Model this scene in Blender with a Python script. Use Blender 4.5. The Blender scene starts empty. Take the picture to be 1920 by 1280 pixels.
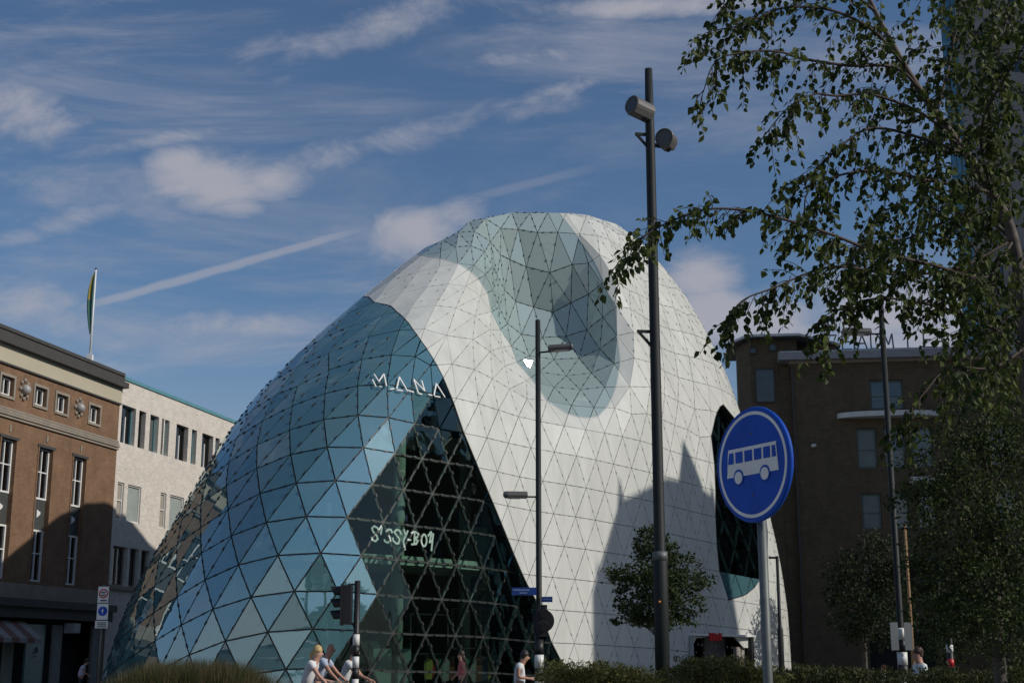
import bpy, math, random
import numpy as np
from mathutils import Vector, Matrix
random.seed(7); np.random.seed(7)
S = bpy.context.scene
COL = S.collection

# ------------------------------------------------------------------ camera, sky, sun, exposure
FPX = 2600.0; PITCH = math.radians(12.9); CAMZ = 1.65
CP, SP = math.cos(PITCH), math.sin(PITCH)
SUN_AZ = math.radians(18.0)      # degrees behind the right-hand side
SUN_EL = math.radians(32.0)
TOSUN = Vector((math.cos(SUN_AZ) * math.cos(SUN_EL), -math.sin(SUN_AZ) * math.cos(SUN_EL), math.sin(SUN_EL)))

cam_d = bpy.data.cameras.new('camera'); cam = bpy.data.objects.new('camera', cam_d); COL.objects.link(cam)
cam.location = (0, 0, CAMZ); cam.rotation_euler = (math.radians(90) + PITCH, 0, 0)
cam_d.sensor_width = 36; cam_d.lens = FPX / 1920 * 36; cam_d.clip_start = 0.1; cam_d.clip_end = 6000
S.camera = cam
S.view_settings.view_transform = 'Standard'; S.view_settings.look = 'None'
S.view_settings.gamma = 1.0; S.view_settings.use_curve_mapping = False
S.view_settings.exposure = -0.30
S.render.engine = 'CYCLES'
S.cycles.max_bounces = 8; S.cycles.transparent_max_bounces = 16
S.cycles.caustics_reflective = False; S.cycles.caustics_refractive = False
S.cycles.use_denoising = True

W = bpy.data.worlds.new('World'); S.world = W; W.use_nodes = True
nt = W.node_tree; nt.nodes.clear()
def nd(tree, kind, **kw):
    n = tree.nodes.new(kind)
    for k, v in kw.items(): setattr(n, k, v)
    return n
def lk(tree, a, b): tree.links.new(a, b)
def sky_math(op, a, b=None, c=None, clamp=False):
    n = nt.nodes.new('ShaderNodeMath'); n.operation = op; n.use_clamp = clamp
    for i, x in enumerate((a, b, c)):
        if x is None: continue
        if isinstance(x, (int, float)): n.inputs[i].default_value = x
        else: nt.links.new(x, n.inputs[i])
    return n.outputs[0]
def sky_vec(op, a, b=None):
    n = nt.nodes.new('ShaderNodeVectorMath'); n.operation = op
    for i, x in enumerate((a, b)):
        if x is None: continue
        if isinstance(x, (tuple, list, Vector)): n.inputs[i].default_value = x
        else: nt.links.new(x, n.inputs[i])
    return n
def sky_map(v, a, b, lo=0.0, hi=1.0):
    n = nt.nodes.new('ShaderNodeMapRange'); n.interpolation_type = 'SMOOTHSTEP'
    n.inputs[1].default_value = a; n.inputs[2].default_value = b; n.inputs[3].default_value = lo; n.inputs[4].default_value = hi
    nt.links.new(v, n.inputs[0]); return n.outputs[0]
def sky_noise(vec, scale, detail=6, rough=0.55, dist=0.0):
    n = nt.nodes.new('ShaderNodeTexNoise'); n.inputs['Scale'].default_value = scale; n.inputs['Detail'].default_value = detail
    n.inputs['Roughness'].default_value = rough; n.inputs['Distortion'].default_value = dist
    nt.links.new(vec, n.inputs['Vector']); return n.outputs['Fac']
tc = nt.nodes.new('ShaderNodeTexCoord'); DIR = tc.outputs['Generated']
sky = nt.nodes.new('ShaderNodeTexSky'); sky.sky_type = 'NISHITA'; sky.sun_disc = False
sky.sun_elevation = SUN_EL; sky.sun_rotation = math.radians(90) + SUN_AZ
sky.altitude = 20; sky.air_density = 1.0; sky.dust_density = 0.6; sky.ozone_density = 1.6
# sky-fixed coordinates: gnomonic chart round the direction the clouds stand in
FWD = Vector((0, CP, SP)); UPV = Vector((0, -SP, CP))
df = sky_math('MAXIMUM', sky_vec('DOT_PRODUCT', DIR, FWD).outputs['Value'], 0.05)
cu = sky_math('DIVIDE', sky_vec('DOT_PRODUCT', DIR, (1, 0, 0)).outputs['Value'], df)
cv = sky_math('DIVIDE', sky_vec('DOT_PRODUCT', DIR, UPV).outputs['Value'], df)
cmb = nt.nodes.new('ShaderNodeCombineXYZ'); nt.links.new(cu, cmb.inputs[0]); nt.links.new(cv, cmb.inputs[1]); UV = cmb.outputs[0]
front = sky_map(sky_vec('DOT_PRODUCT', DIR, FWD).outputs['Value'], 0.35, 0.6)
# high cirrus: plane at altitude, long streaks
sep = nt.nodes.new('ShaderNodeSeparateXYZ'); nt.links.new(DIR, sep.inputs[0])
dz = sky_math('MAXIMUM', sep.outputs[2], 0.06)
cxy = nt.nodes.new('ShaderNodeCombineXYZ')
nt.links.new(sky_math('DIVIDE', sep.outputs[0], dz), cxy.inputs[0]); nt.links.new(sky_math('DIVIDE', sep.outputs[1], dz), cxy.inputs[1])
mp = nt.nodes.new('ShaderNodeMapping'); mp.inputs['Rotation'].default_value = (0, 0, math.radians(38)); mp.inputs['Scale'].default_value = (0.55, 2.1, 1)
mp.inputs['Location'].default_value = (3.1, 0.4, 0)
nt.links.new(cxy.outputs[0], mp.inputs[0])
ci1 = sky_noise(mp.outputs[0], 1.1, 9, 0.62, 0.5)
ci2 = sky_noise(cxy.outputs[0], 0.55, 3, 0.5, 0.2)
cirrus = sky_math('MULTIPLY', sky_map(ci1, 0.38, 0.80), sky_map(ci2, 0.36, 0.62))
def pxv(px, py): return ((px - 960) / FPX, (640 - py) / FPX)
mpu = nt.nodes.new('ShaderNodeMapping'); mpu.inputs['Rotation'].default_value = (0, 0, math.radians(-14)); mpu.inputs['Scale'].default_value = (0.62, 1.25, 1); nt.links.new(UV, mpu.inputs[0])
puffn = sky_noise(mpu.outputs[0], 17, 9, 0.64, 0.35)
mps = nt.nodes.new('ShaderNodeMapping'); mps.inputs['Rotation'].default_value = (0, 0, math.radians(-17)); mps.inputs['Scale'].default_value = (0.30, 1.5, 1); nt.links.new(UV, mps.inputs[0])
streak = sky_map(sky_noise(mps.outputs[0], 11, 9, 0.66, 0.6), 0.40, 0.78)
streak = sky_math('MULTIPLY', sky_math('MULTIPLY', streak, sky_map(sky_noise(UV, 3.2, 3, 0.5, 0.3), 0.30, 0.58)), front)
puffn2 = sky_math('MULTIPLY', sky_math('SUBTRACT', puffn, 0.5), 1.9)
puffs = None
for (px, py, rx, ry, amp, ang) in [(390, 345, 165, 74, 1.0, 0), (505, 335, 110, 46, .8, 0), (335, 305, 90, 40, .85, 0), (430, 390, 100, 32, .75, 0),
                         (40, 205, 160, 85, .8, -20), (20, 560, 170, 85, .62, 0), (120, 600, 150, 40, .5, 0), (770, 440, 135, 72, .95, 10), (860, 400, 100, 50, .7, 20), (720, 480, 90, 45, .5, 0),
                         (1315, 515, 110, 70, 1.0, 0), (1440, 605, 200, 75, 1.0, 0), (1335, 580, 120, 70, .95, 0), (1640, 570, 260, 110, .8, 0), (1800, 640, 220, 90, .85, 0),
                         (330, 612, 480, 40, .62, 0), (600, 75, 320, 60, .52, 22), (760, 30, 260, 60, .6, 12), (1190, 14, 330, 30, .82, 3), (830, 235, 380, 48, .50, 14), (640, 285, 240, 50, .48, 16), (170, 400, 330, 34, .6, 18),
                         (1010, 105, 260, 30, .5, 8), (480, 120, 110, 60, .5, 0), (250, 270, 260, 26, .48, 10), (130, 30, 200, 26, .4, 20), (1000, 180, 240, 30, .5, 16)]:
    c = pxv(px, py); ca, sa = math.cos(math.radians(ang)), math.sin(math.radians(ang))
    d = sky_vec('SUBTRACT', UV, (c[0], c[1], 0)).outputs[0]
    d1 = sky_vec('DOT_PRODUCT', d, (ca * FPX / rx, sa * FPX / rx, 0)).outputs['Value']; d2 = sky_vec('DOT_PRODUCT', d, (-sa * FPX / ry, ca * FPX / ry, 0)).outputs['Value']
    r = sky_math('SQRT', sky_math('ADD', sky_math('MULTIPLY', d1, d1), sky_math('MULTIPLY', d2, d2)))
    g = sky_map(r, 0.0, 1.4, amp, 0.0)
    puffs = g if puffs is None else sky_math('MAXIMUM', puffs, g)
pm = sky_map(sky_math('ADD', puffs, puffn2), 0.16, 1.02)
pm = sky_math('MULTIPLY', sky_math('MULTIPLY', pm, sky_map(puffs, 0.02, 0.3)), front)
# the same low cumulus elsewhere round the horizon
cum = sky_noise(cxy.outputs[0], 0.9, 7, 0.6, 0.3)
cumm = sky_math('MULTIPLY', sky_map(cum, 0.58, 0.74), sky_math('SUBTRACT', 1.0, front))
# condensation trail
def trail(a, b, w, amp):
    a = Vector(pxv(*a)); b = Vector(pxv(*b)); t = (b - a); ln = t.length; t.normalize(); n = Vector((-t.y, t.x))
    rel = sky_vec('SUBTRACT', UV, (a.x, a.y, 0)).outputs[0]
    al = sky_vec('DOT_PRODUCT', rel, (t.x, t.y, 0)).outputs['Value']; ac = sky_vec('DOT_PRODUCT', rel, (n.x, n.y, 0)).outputs['Value']
    ac = sky_math('ABSOLUTE', sky_math('ADD', ac, sky_math('MULTIPLY', sky_math('SUBTRACT', sky_noise(UV, 45, 5, 0.6), 0.5), 9 / FPX)))
    m = sky_map(ac, w * 0.25 / FPX, w / FPX, 1, 0)
    m = sky_math('MULTIPLY', m, sky_map(al, -0.02, 0.03)); m = sky_math('MULTIPLY', m, sky_map(al, ln - 0.05, ln + 0.02, 1, 0))
    return sky_math('MULTIPLY', sky_math('MULTIPLY', m, front), amp)
tr = sky_math('MAXIMUM', trail((140, 581), (720, 418), 12, 0.5), trail((860, 378), (1130, 310), 13, 0.2))
mx = nt.nodes.new('ShaderNodeMix'); mx.data_type = 'RGBA'
skt = nt.nodes.new('ShaderNodeMix'); skt.data_type = 'RGBA'; skt.blend_type = 'MULTIPLY'; skt.inputs[0].default_value = 1
nt.links.new(sky.outputs[0], skt.inputs[6]); skt.inputs[7].default_value = (0.71, 0.86, 1.01, 1)
allm = sky_math('MAXIMUM', sky_math('ADD', sky_math('MULTIPLY', sky_math('MULTIPLY', cirrus, sky_math('SUBTRACT', 1.0, front)), 0.5), sky_math('MULTIPLY', streak, 0.62)), sky_math('MULTIPLY', pm, 0.86))
allm = sky_math('MAXIMUM', allm, sky_math('MULTIPLY', cumm, 0.8)); allm = sky_math('MAXIMUM', allm, tr)
haze_m = sky_map(sep.outputs[2], -0.02, 0.24, 0.8, 0.0); allm = sky_math('MAXIMUM', allm, haze_m)
nt.links.new(allm, mx.inputs[0]); nt.links.new(skt.outputs[2], mx.inputs[6]); mx.inputs[7].default_value = (5.0, 5.0, 5.6, 1)
bg = nt.nodes.new('ShaderNodeBackground'); bg.inputs[1].default_value = 0.098
nt.links.new(mx.outputs[2], bg.inputs[0])
wo = nt.nodes.new('ShaderNodeOutputWorld'); nt.links.new(bg.outputs[0], wo.inputs[0])

sun_d = bpy.data.lights.new('sun', 'SUN'); sun_d.energy = 3.7; sun_d.angle = math.radians(0.5); sun_d.color = (1.0, 0.95, 0.86)
sun = bpy.data.objects.new('sun', sun_d); COL.objects.link(sun); sun.location = (60, -30, 60)
sun.rotation_euler = TOSUN.to_track_quat('Z', 'Y').to_euler()

# ------------------------------------------------------------------ helpers
def PX(px, py, d):
    """point that stands at depth d metres in the direction of a place in the photograph"""
    u = (px - 960) / FPX; v = (640 - py) / FPX; y = CP - v * SP; z = SP + v * CP
    return Vector((u * d / y, d, CAMZ + z * d / y))
def to_px(q):
    q = np.asarray(q, float); x, y, z = q[..., 0], q[..., 1], q[..., 2] - CAMZ
    zc = y * CP + z * SP; v = (z * CP - y * SP) / zc; u = x / zc
    return np.stack([960 + FPX * u, 640 - FPX * v], -1)

def tag(o, label=None, cat=None, group=None, kind=None):
    if label: o['label'] = label
    if cat: o['category'] = cat
    if group: o['group'] = group
    if kind: o['kind'] = kind
    return o
def empty(name, loc, label=None, cat=None, group=None, kind=None):
    o = bpy.data.objects.new(name, None); COL.objects.link(o); o.location = loc; o.empty_display_size = 0.3
    return tag(o, label, cat, group, kind)
ROOTLOC = {}
def set_parent(o, parent):
    o.parent = parent
    m = Matrix.Identity(4); p = parent; chain = []
    while p is not None: chain.append(p); p = p.parent
    for q in reversed(chain):
        m = m @ q.matrix_parent_inverse @ Matrix.LocRotScale(q.location, q.rotation_euler, q.scale)
    o.matrix_parent_inverse = m.inverted()

class MB:
    def __init__(s): s.v = []; s.f = []; s.m = []; s.cur = 0
    def add(s, vs, fs):
        b = len(s.v); s.v += [tuple(x) for x in vs]; s.f += [tuple(i + b for i in f) for f in fs]; s.m += [s.cur] * len(fs); return s
    def hexa(s, p):   # p: 8 points, bottom 4 (ccw) then top 4
        return s.add(p, [(3, 2, 1, 0), (4, 5, 6, 7), (0, 1, 5, 4), (1, 2, 6, 5), (2, 3, 7, 6), (3, 0, 4, 7)])
    def box(s, x0, x1, y0, y1, z0, z1):
        return s.hexa([(x0, y0, z0), (x1, y0, z0), (x1, y1, z0), (x0, y1, z0), (x0, y0, z1), (x1, y0, z1), (x1, y1, z1), (x0, y1, z1)])
    def fbox(s, fr, s0, s1, z0, z1, o0, o1):   # box in a facade frame
        return s.hexa([fr(s0, z0, o1), fr(s1, z0, o1), fr(s1, z0, o0), fr(s0, z0, o0), fr(s0, z1, o1), fr(s1, z1, o1), fr(s1, z1, o0), fr(s0, z1, o0)])
    def bar(s, p, q, w, h, up=(0, 0, 1)):
        p = Vector(p); q = Vector(q); t = (q - p).normalized(); up = Vector(up)
        a = t.cross(up)
        if a.length < 1e-4: a = t.cross(Vector((1, 0, 0)))
        a.normalize(); b = a.cross(t).normalized(); a = a * w / 2; b = b * h / 2
        return s.hexa([p - a - b, p + a - b, p + a + b, p - a + b, q - a - b, q + a - b, q + a + b, q - a + b])
    def tube(s, pts, rad, n=8, cap=True):
        pts = [Vector(p) for p in pts]; R = rad if isinstance(rad, (list, tuple)) else [rad] * len(pts)
        b = len(s.v); prev = None
        for i, p in enumerate(pts):
            t = (pts[min(i + 1, len(pts) - 1)] - pts[max(i - 1, 0)])
            t = t.normalized() if t.length > 1e-9 else Vector((0, 0, 1))
            if prev is None:
                a = t.cross(Vector((0, 0, 1)))
                if a.length < 1e-3: a = t.cross(Vector((1, 0, 0)))
            else: a = prev - t * prev.dot(t)
            a.normalize(); prev = a; c = t.cross(a)
            for k in range(n):
                th = 2 * math.pi * k / n; s.v.append(tuple(p + (a * math.cos(th) + c * math.sin(th)) * R[i]))
        for i in range(len(pts) - 1):
            for k in range(n):
                k2 = (k + 1) % n; s.f.append((b + i * n + k, b + i * n + k2, b + (i + 1) * n + k2, b + (i + 1) * n + k)); s.m.append(s.cur)
        if cap:
            s.f.append(tuple(b + k for k in range(n))[::-1]); s.m.append(s.cur)
            e = b + (len(pts) - 1) * n; s.f.append(tuple(e + k for k in range(n))); s.m.append(s.cur)
        return s
    def prism(s, pts, ext):   # polygon extruded by vector
        ext = Vector(ext); n = len(pts); a = [Vector(p) for p in pts]; b = [p + ext for p in a]
        return s.add(a + b, [tuple(range(n))[::-1], tuple(range(n, 2 * n))] + [(i, (i + 1) % n, n + (i + 1) % n, n + i) for i in range(n)])
    def ball(s, c, r, nu=10, nv=7):
        c = Vector(c); r = Vector(r) if not isinstance(r, (int, float)) else Vector((r, r, r)); b = len(s.v)
        s.v.append(tuple(c + Vector((0, 0, r.z))))
        for j in range(1, nv):
            ph = math.pi * j / nv
            for i in range(nu):
                th = 2 * math.pi * i / nu; s.v.append((c.x + r.x * math.sin(ph) * math.cos(th), c.y + r.y * math.sin(ph) * math.sin(th), c.z + r.z * math.cos(ph)))
        s.v.append(tuple(c - Vector((0, 0, r.z)))); e = len(s.v) - 1
        for i in range(nu):
            s.f.append((b, b + 1 + i, b + 1 + (i + 1) % nu)); s.m.append(s.cur)
            s.f.append((e, b + 1 + (nv - 2) * nu + (i + 1) % nu, b + 1 + (nv - 2) * nu + i)); s.m.append(s.cur)
            for j in range(nv - 2):
                s.f.append((b + 1 + j * nu + i, b + 1 + (j + 1) * nu + i, b + 1 + (j + 1) * nu + (i + 1) % nu, b + 1 + j * nu + (i + 1) % nu)); s.m.append(s.cur)
        return s
    def torus(s, c, axis, R, r, n=24, m=6):
        c = Vector(c); ax = Vector(axis).normalized(); a = ax.orthogonal().normalized(); d = ax.cross(a); b = len(s.v)
        for i in range(n):
            th = 2 * math.pi * i / n; e = a * math.cos(th) + d * math.sin(th)
            for k in range(m):
                ph = 2 * math.pi * k / m; s.v.append(tuple(c + e * (R + r * math.cos(ph)) + ax * r * math.sin(ph)))
        for i in range(n):
            for k in range(m):
                s.f.append((b + i * m + k, b + ((i + 1) % n) * m + k, b + ((i + 1) % n) * m + (k + 1) % m, b + i * m + (k + 1) % m)); s.m.append(s.cur)
        return s
    def mesh(s, name, mats, smooth=False):
        me = bpy.data.meshes.new(name); me.from_pydata(s.v, [], s.f)
        for m in (mats if isinstance(mats, (list, tuple)) else [mats]): me.materials.append(m)
        if isinstance(mats, (list, tuple)) and len(mats) > 1: me.polygons.foreach_set('material_index', s.m)
        if smooth: me.polygons.foreach_set('use_smooth', [True] * len(me.polygons))
        me.update(); return me
    def build(s, name, mats, parent=None, smooth=False, label=None, cat=None, group=None, kind=None):
        o = bpy.data.objects.new(name, s.mesh(name, mats, smooth)); COL.objects.link(o)
        if parent is not None: set_parent(o, parent)
        return tag(o, label, cat, group, kind)

def copy_tree(o, parent=None, M=None):
    """a copy of a thing with copies of its parts; M moves the copy"""
    c = o.copy(); COL.objects.link(c)
    if parent is not None: c.parent = parent
    for ch in list(o.children): copy_tree(ch, c)
    return c

def frame(origin, ang):
    """facade frame: s along the wall (ang = heading from +Y towards +X), z up, o out of the wall to the right of the heading"""
    D = Vector((math.sin(ang), math.cos(ang), 0)); N = Vector((math.cos(ang), -math.sin(ang), 0)); O = Vector(origin)
    return lambda s, z, o=0.0: O + D * s + N * o + Vector((0, 0, z))

# ------------------------------------------------------------------ materials
def bs(name):
    m = bpy.data.materials.new(name); m.use_nodes = True; t = m.node_tree; b = t.nodes['Principled BSDF']; return m, t, b
def mat(name, col, rough=0.6, metal=0.0, var=0.15, scale=2.0, bump=0.0, bscale=30.0, spec=0.5, island=0.0, trans=0.0, stretch=None):
    m, t, b = bs(name); b.inputs['Roughness'].default_value = rough; b.inputs['Metallic'].default_value = metal
    b.inputs['Specular IOR Level'].default_value = spec
    tcn = t.nodes.new('ShaderNodeTexCoord'); nz = t.nodes.new('ShaderNodeTexNoise'); nz.inputs['Scale'].default_value = scale
    nz.inputs['Detail'].default_value = 6; nz.inputs['Roughness'].default_value = 0.65; src = tcn.outputs['Object']
    if stretch:
        mpn = t.nodes.new('ShaderNodeMapping'); mpn.inputs['Scale'].default_value = stretch; lk(t, src, mpn.inputs[0]); src = mpn.outputs[0]
    lk(t, src, nz.inputs['Vector'])
    mr = t.nodes.new('ShaderNodeMapRange'); mr.inputs[1].default_value = 0.25; mr.inputs[2].default_value = 0.75
    mr.inputs[3].default_value = 1 - var; mr.inputs[4].default_value = 1 + var; lk(t, nz.outputs['Fac'], mr.inputs[0]); fac = mr.outputs[0]
    if island:
        ge = t.nodes.new('ShaderNodeNewGeometry'); m2 = t.nodes.new('ShaderNodeMapRange'); m2.inputs[3].default_value = 1 - island; m2.inputs[4].default_value = 1 + island
        lk(t, ge.outputs['Random Per Island'], m2.inputs[0]); mm = t.nodes.new('ShaderNodeMath'); mm.operation = 'MULTIPLY'
        lk(t, fac, mm.inputs[0]); lk(t, m2.outputs[0], mm.inputs[1]); fac = mm.outputs[0]
    mixn = t.nodes.new('ShaderNodeVectorMath'); mixn.operation = 'SCALE'; mixn.inputs[0].default_value = col[:3]; lk(t, fac, mixn.inputs['Scale'])
    lk(t, mixn.outputs[0], b.inputs['Base Color'])
    if bump:
        n2 = t.nodes.new('ShaderNodeTexNoise'); n2.inputs['Scale'].default_value = bscale; n2.inputs['Detail'].default_value = 5; lk(t, tcn.outputs['Object'], n2.inputs['Vector'])
        bp = t.nodes.new('ShaderNodeBump'); bp.inputs['Strength'].default_value = bump; bp.inputs['Distance'].default_value = 0.02
        lk(t, n2.outputs['Fac'], bp.inputs['Height']); lk(t, bp.outputs[0], b.inputs['Normal'])
    return m
def brick_mat(name, ang, c1, c2, mortar, bw=0.22, bh=0.065, var=0.25, ms=0.012):
    m, t, b = bs(name); b.inputs['Roughness'].default_value = 0.9; b.inputs['Specular IOR Level'].default_value = 0.2
    tcn = t.nodes.new('ShaderNodeTexCoord'); dp = t.nodes.new('ShaderNodeVectorMath'); dp.operation = 'DOT_PRODUCT'
    dp.inputs[1].default_value = (math.sin(ang), math.cos(ang), 0); lk(t, tcn.outputs['Object'], dp.inputs[0])
    sx = t.nodes.new('ShaderNodeSeparateXYZ'); lk(t, tcn.outputs['Object'], sx.inputs[0])
    cx = t.nodes.new('ShaderNodeCombineXYZ'); lk(t, dp.outputs['Value'], cx.inputs[0]); lk(t, sx.outputs[2], cx.inputs[1])
    bt = t.nodes.new('ShaderNodeTexBrick'); bt.inputs['Scale'].default_value = 1.0; bt.inputs['Brick Width'].default_value = bw; bt.inputs['Row Height'].default_value = bh
    bt.inputs['Mortar Size'].default_value = ms; bt.inputs['Color1'].default_value = (*c1, 1); bt.inputs['Color2'].default_value = (*c2, 1); bt.inputs['Mortar'].default_value = (*mortar, 1)
    lk(t, cx.outputs[0], bt.inputs['Vector'])
    nz = t.nodes.new('ShaderNodeTexNoise'); nz.inputs['Scale'].default_value = 1.3; nz.inputs['Detail'].default_value = 8; nz.inputs['Roughness'].default_value = 0.75; lk(t, tcn.outputs['Object'], nz.inputs['Vector'])
    mr = t.nodes.new('ShaderNodeMapRange'); mr.inputs[1].default_value = 0.3; mr.inputs[2].default_value = 0.7; mr.inputs[3].default_value = 1 - var; mr.inputs[4].default_value = 1 + var
    lk(t, nz.outputs['Fac'], mr.inputs[0])
    sc = t.nodes.new('ShaderNodeVectorMath'); sc.operation = 'SCALE'; lk(t, bt.outputs['Color'], sc.inputs[0]); lk(t, mr.outputs[0], sc.inputs['Scale'])
    lk(t, sc.outputs[0], b.inputs['Base Color'])
    bp = t.nodes.new('ShaderNodeBump'); bp.inputs['Strength'].default_value = 0.5; bp.inputs['Distance'].default_value = 0.01
    inv = t.nodes.new('ShaderNodeMath'); inv.operation = 'SUBTRACT'; inv.inputs[0].default_value = 1; lk(t, bt.outputs['Fac'], inv.inputs[1])
    lk(t, inv.outputs[0], bp.inputs['Height']); lk(t, bp.outputs[0], b.inputs['Normal'])
    return m
def glass_mat(name, tint, base, ior, rough=0.02, gcol=(1, 1, 1), wob=0.015, backing=None, backfac=0.0):
    """coated window glass: a mirror coat of strength base (rising with the angle) over tinted clear glass"""
    m = bpy.data.materials.new(name); m.use_nodes = True; t = m.node_tree; t.nodes.clear()
    out = t.nodes.new('ShaderNodeOutputMaterial'); fr = t.nodes.new('ShaderNodeFresnel'); fr.inputs[0].default_value = ior
    ma = t.nodes.new('ShaderNodeMath'); ma.operation = 'MULTIPLY_ADD'; ma.inputs[1].default_value = 1 - base; ma.inputs[2].default_value = base; ma.use_clamp = True
    lk(t, fr.outputs[0], ma.inputs[0])
    tr_ = t.nodes.new('ShaderNodeBsdfTransparent'); tr_.inputs[0].default_value = (*tint, 1)
    gl = t.nodes.new('ShaderNodeBsdfGlossy'); gl.inputs['Roughness'].default_value = rough; gl.inputs['Color'].default_value = (*gcol, 1)
    tcn = t.nodes.new('ShaderNodeTexCoord'); nz = t.nodes.new('ShaderNodeTexNoise'); nz.inputs['Scale'].default_value = 0.9; nz.inputs['Detail'].default_value = 2
    lk(t, tcn.outputs['Object'], nz.inputs['Vector']); bp = t.nodes.new('ShaderNodeBump'); bp.inputs['Strength'].default_value = 1.0; bp.inputs['Distance'].default_value = wob
    lk(t, nz.outputs['Fac'], bp.inputs['Height']); lk(t, bp.outputs[0], gl.inputs['Normal'])
    body = tr_.outputs[0]
    if backing:
        di = t.nodes.new('ShaderNodeBsdfDiffuse'); di.inputs[0].default_value = (*backing, 1); m2 = t.nodes.new('ShaderNodeMixShader'); m2.inputs[0].default_value = backfac
        lk(t, tr_.outputs[0], m2.inputs[1]); lk(t, di.outputs[0], m2.inputs[2]); body = m2.outputs[0]
    mix = t.nodes.new('ShaderNodeMixShader'); lk(t, ma.outputs[0], mix.inputs[0]); lk(t, body, mix.inputs[1]); lk(t, gl.outputs[0], mix.inputs[2])
    lk(t, mix.outputs[0], out.inputs[0]); return m
def leaf_mat(name, c1, c2, trans=0.35, rough=0.6):
    m, t, b = bs(name); ge = t.nodes.new('ShaderNodeNewGeometry'); cr = t.nodes.new('ShaderNodeMix'); cr.data_type = 'RGBA'
    lk(t, ge.outputs['Random Per Island'], cr.inputs[0]); cr.inputs[6].default_value = (*c1, 1); cr.inputs[7].default_value = (*c2, 1)
    lk(t, cr.outputs[2], b.inputs['Base Color']); b.inputs['Roughness'].default_value = rough; b.inputs['Specular IOR Level'].default_value = 0.22
    tl = t.nodes.new('ShaderNodeBsdfTranslucent'); lk(t, cr.outputs[2], tl.inputs[0])
    ms = t.nodes.new('ShaderNodeMixShader'); ms.inputs[0].default_value = trans; lk(t, b.outputs[0], ms.inputs[1]); lk(t, tl.outputs[0], ms.inputs[2])
    lk(t, ms.outputs[0], t.nodes['Material Output'].inputs[0]); return m

M = dict(
 white_panel=mat('white_panel', (0.57, 0.573, 0.535), 0.42, var=0.13, scale=1.6, island=0.055, spec=0.35, stretch=(1, 1, 0.16)),
 backing=mat('joint_backing', (0.27, 0.255, 0.235), 0.8),
 coat=glass_mat('coated_glass', (0.70, 0.82, 0.84), 0.24, 1.6, 0.012, (0.84, 0.98, 1.0), 0.004, (0.15, 0.36, 0.41), 0.45),
 clear=glass_mat('dim_glass', (0.64, 0.74, 0.70), 0.008, 1.27, 0.012, (0.8, 0.95, 0.95)),  # same glazing, mirroring cut to stand in for reflections of dark surroundings
 teal=glass_mat('screen_glass', (0.5, 0.6, 0.6), 0.09, 1.45, 0.03, (0.9, 0.98, 0.98), 0.012, (0.35, 0.435, 0.425), 0.9),
 steel=mat('dark_steel', (0.045, 0.043, 0.042), 0.5, 0.3),
 clamp=mat('clamp_black', (0.015, 0.015, 0.016), 0.5),
 slab=mat('slab_edge', (0.62, 0.66, 0.60), 0.7),
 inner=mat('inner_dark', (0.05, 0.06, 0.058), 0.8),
 inner_col=mat('inner_column', (0.34, 0.38, 0.33), 0.7),
 sign_white=mat('sign_white', (0.72, 0.71, 0.68), 0.5, var=0.12, scale=7),
 white_paint=mat('white_paint', (0.74, 0.73, 0.70), 0.5, var=0.06),
 pole=mat('pole_black', (0.016, 0.019, 0.019), 0.6, var=0.2, scale=6, spec=0.3),
 black=mat('black_plastic', (0.012, 0.012, 0.013), 0.5),
 lamp_grey=mat('lamp_grey', (0.10, 0.095, 0.09), 0.5),
 galv=mat('galvanised', (0.13, 0.14, 0.137), 0.55, 0.3, var=0.2, scale=14),
 sign_blue=mat('sign_blue', (0.012, 0.075, 0.42), 0.55, var=0.16, scale=9, bump=0.05, spec=0.2),
 sign_red=mat('sign_red', (0.5, 0.02, 0.02), 0.4),
 street_blue=mat('street_blue', (0.015, 0.07, 0.32), 0.4),
 pane=glass_mat('window_glass', (0.5, 0.55, 0.55), 0.05, 1.5, 0.02),
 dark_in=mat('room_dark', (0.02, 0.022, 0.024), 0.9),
 asphalt=mat('asphalt', (0.055, 0.054, 0.052), 0.9, var=0.25, scale=0.8, bump=0.4),
 paving=mat('paving', (0.33, 0.31, 0.28), 0.85, var=0.2, scale=0.6, bump=0.3),
 kerbm=mat('kerb_stone', (0.33, 0.32, 0.30), 0.85, bump=0.3),
 concrete=mat('concrete', (0.30, 0.285, 0.26), 0.85, var=0.18, scale=0.35, bump=0.3, bscale=8),
 skin=mat('skin', (0.42, 0.22, 0.15), 0.55, var=0.06),
 skin2=mat('skin_light', (0.52, 0.29, 0.21), 0.55, var=0.06),
)

# ------------------------------------------------------------------ ground, road, pavements
mb = MB(); mb.add([(-3000, -3000, -0.02), (3000, -3000, -0.02), (3000, 3000, -0.02), (-3000, 3000, -0.02)], [(0, 1, 2, 3)])
mb.build('ground', M['paving'], kind='structure')
mb = MB(); mb.add([(-400, 26, 0.06), (400, 26, 0.06), (400, 36, 0.06), (-400, 36, 0.06)], [(0, 1, 2, 3)]); mb.build('road', M['asphalt'], kind='structure')
for nm, y0, y1 in (('pavement', 8.0, 25.8), ('pavement', 36.2, 43.5)):
    mb = MB(); mb.box(-400, 400, y0, y1, -0.2, 0.17); mb.build(nm, M['paving'], kind='structure')
for y0, y1 in ((25.8, 26.0), (36.0, 36.2)):
    mb = MB(); mb.box(-400, 400, y0, y1, -0.2, 0.182); mb.build('kerb', M['kerbm'], kind='structure')
mb = MB()
for i in range(-30, 30): mb.box(i * 4.0, i * 4.0 + 2.0, 30.95, 31.07, 0.06, 0.066)
mb.build('lane_marking', M['white_paint'], kind='structure')

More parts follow.
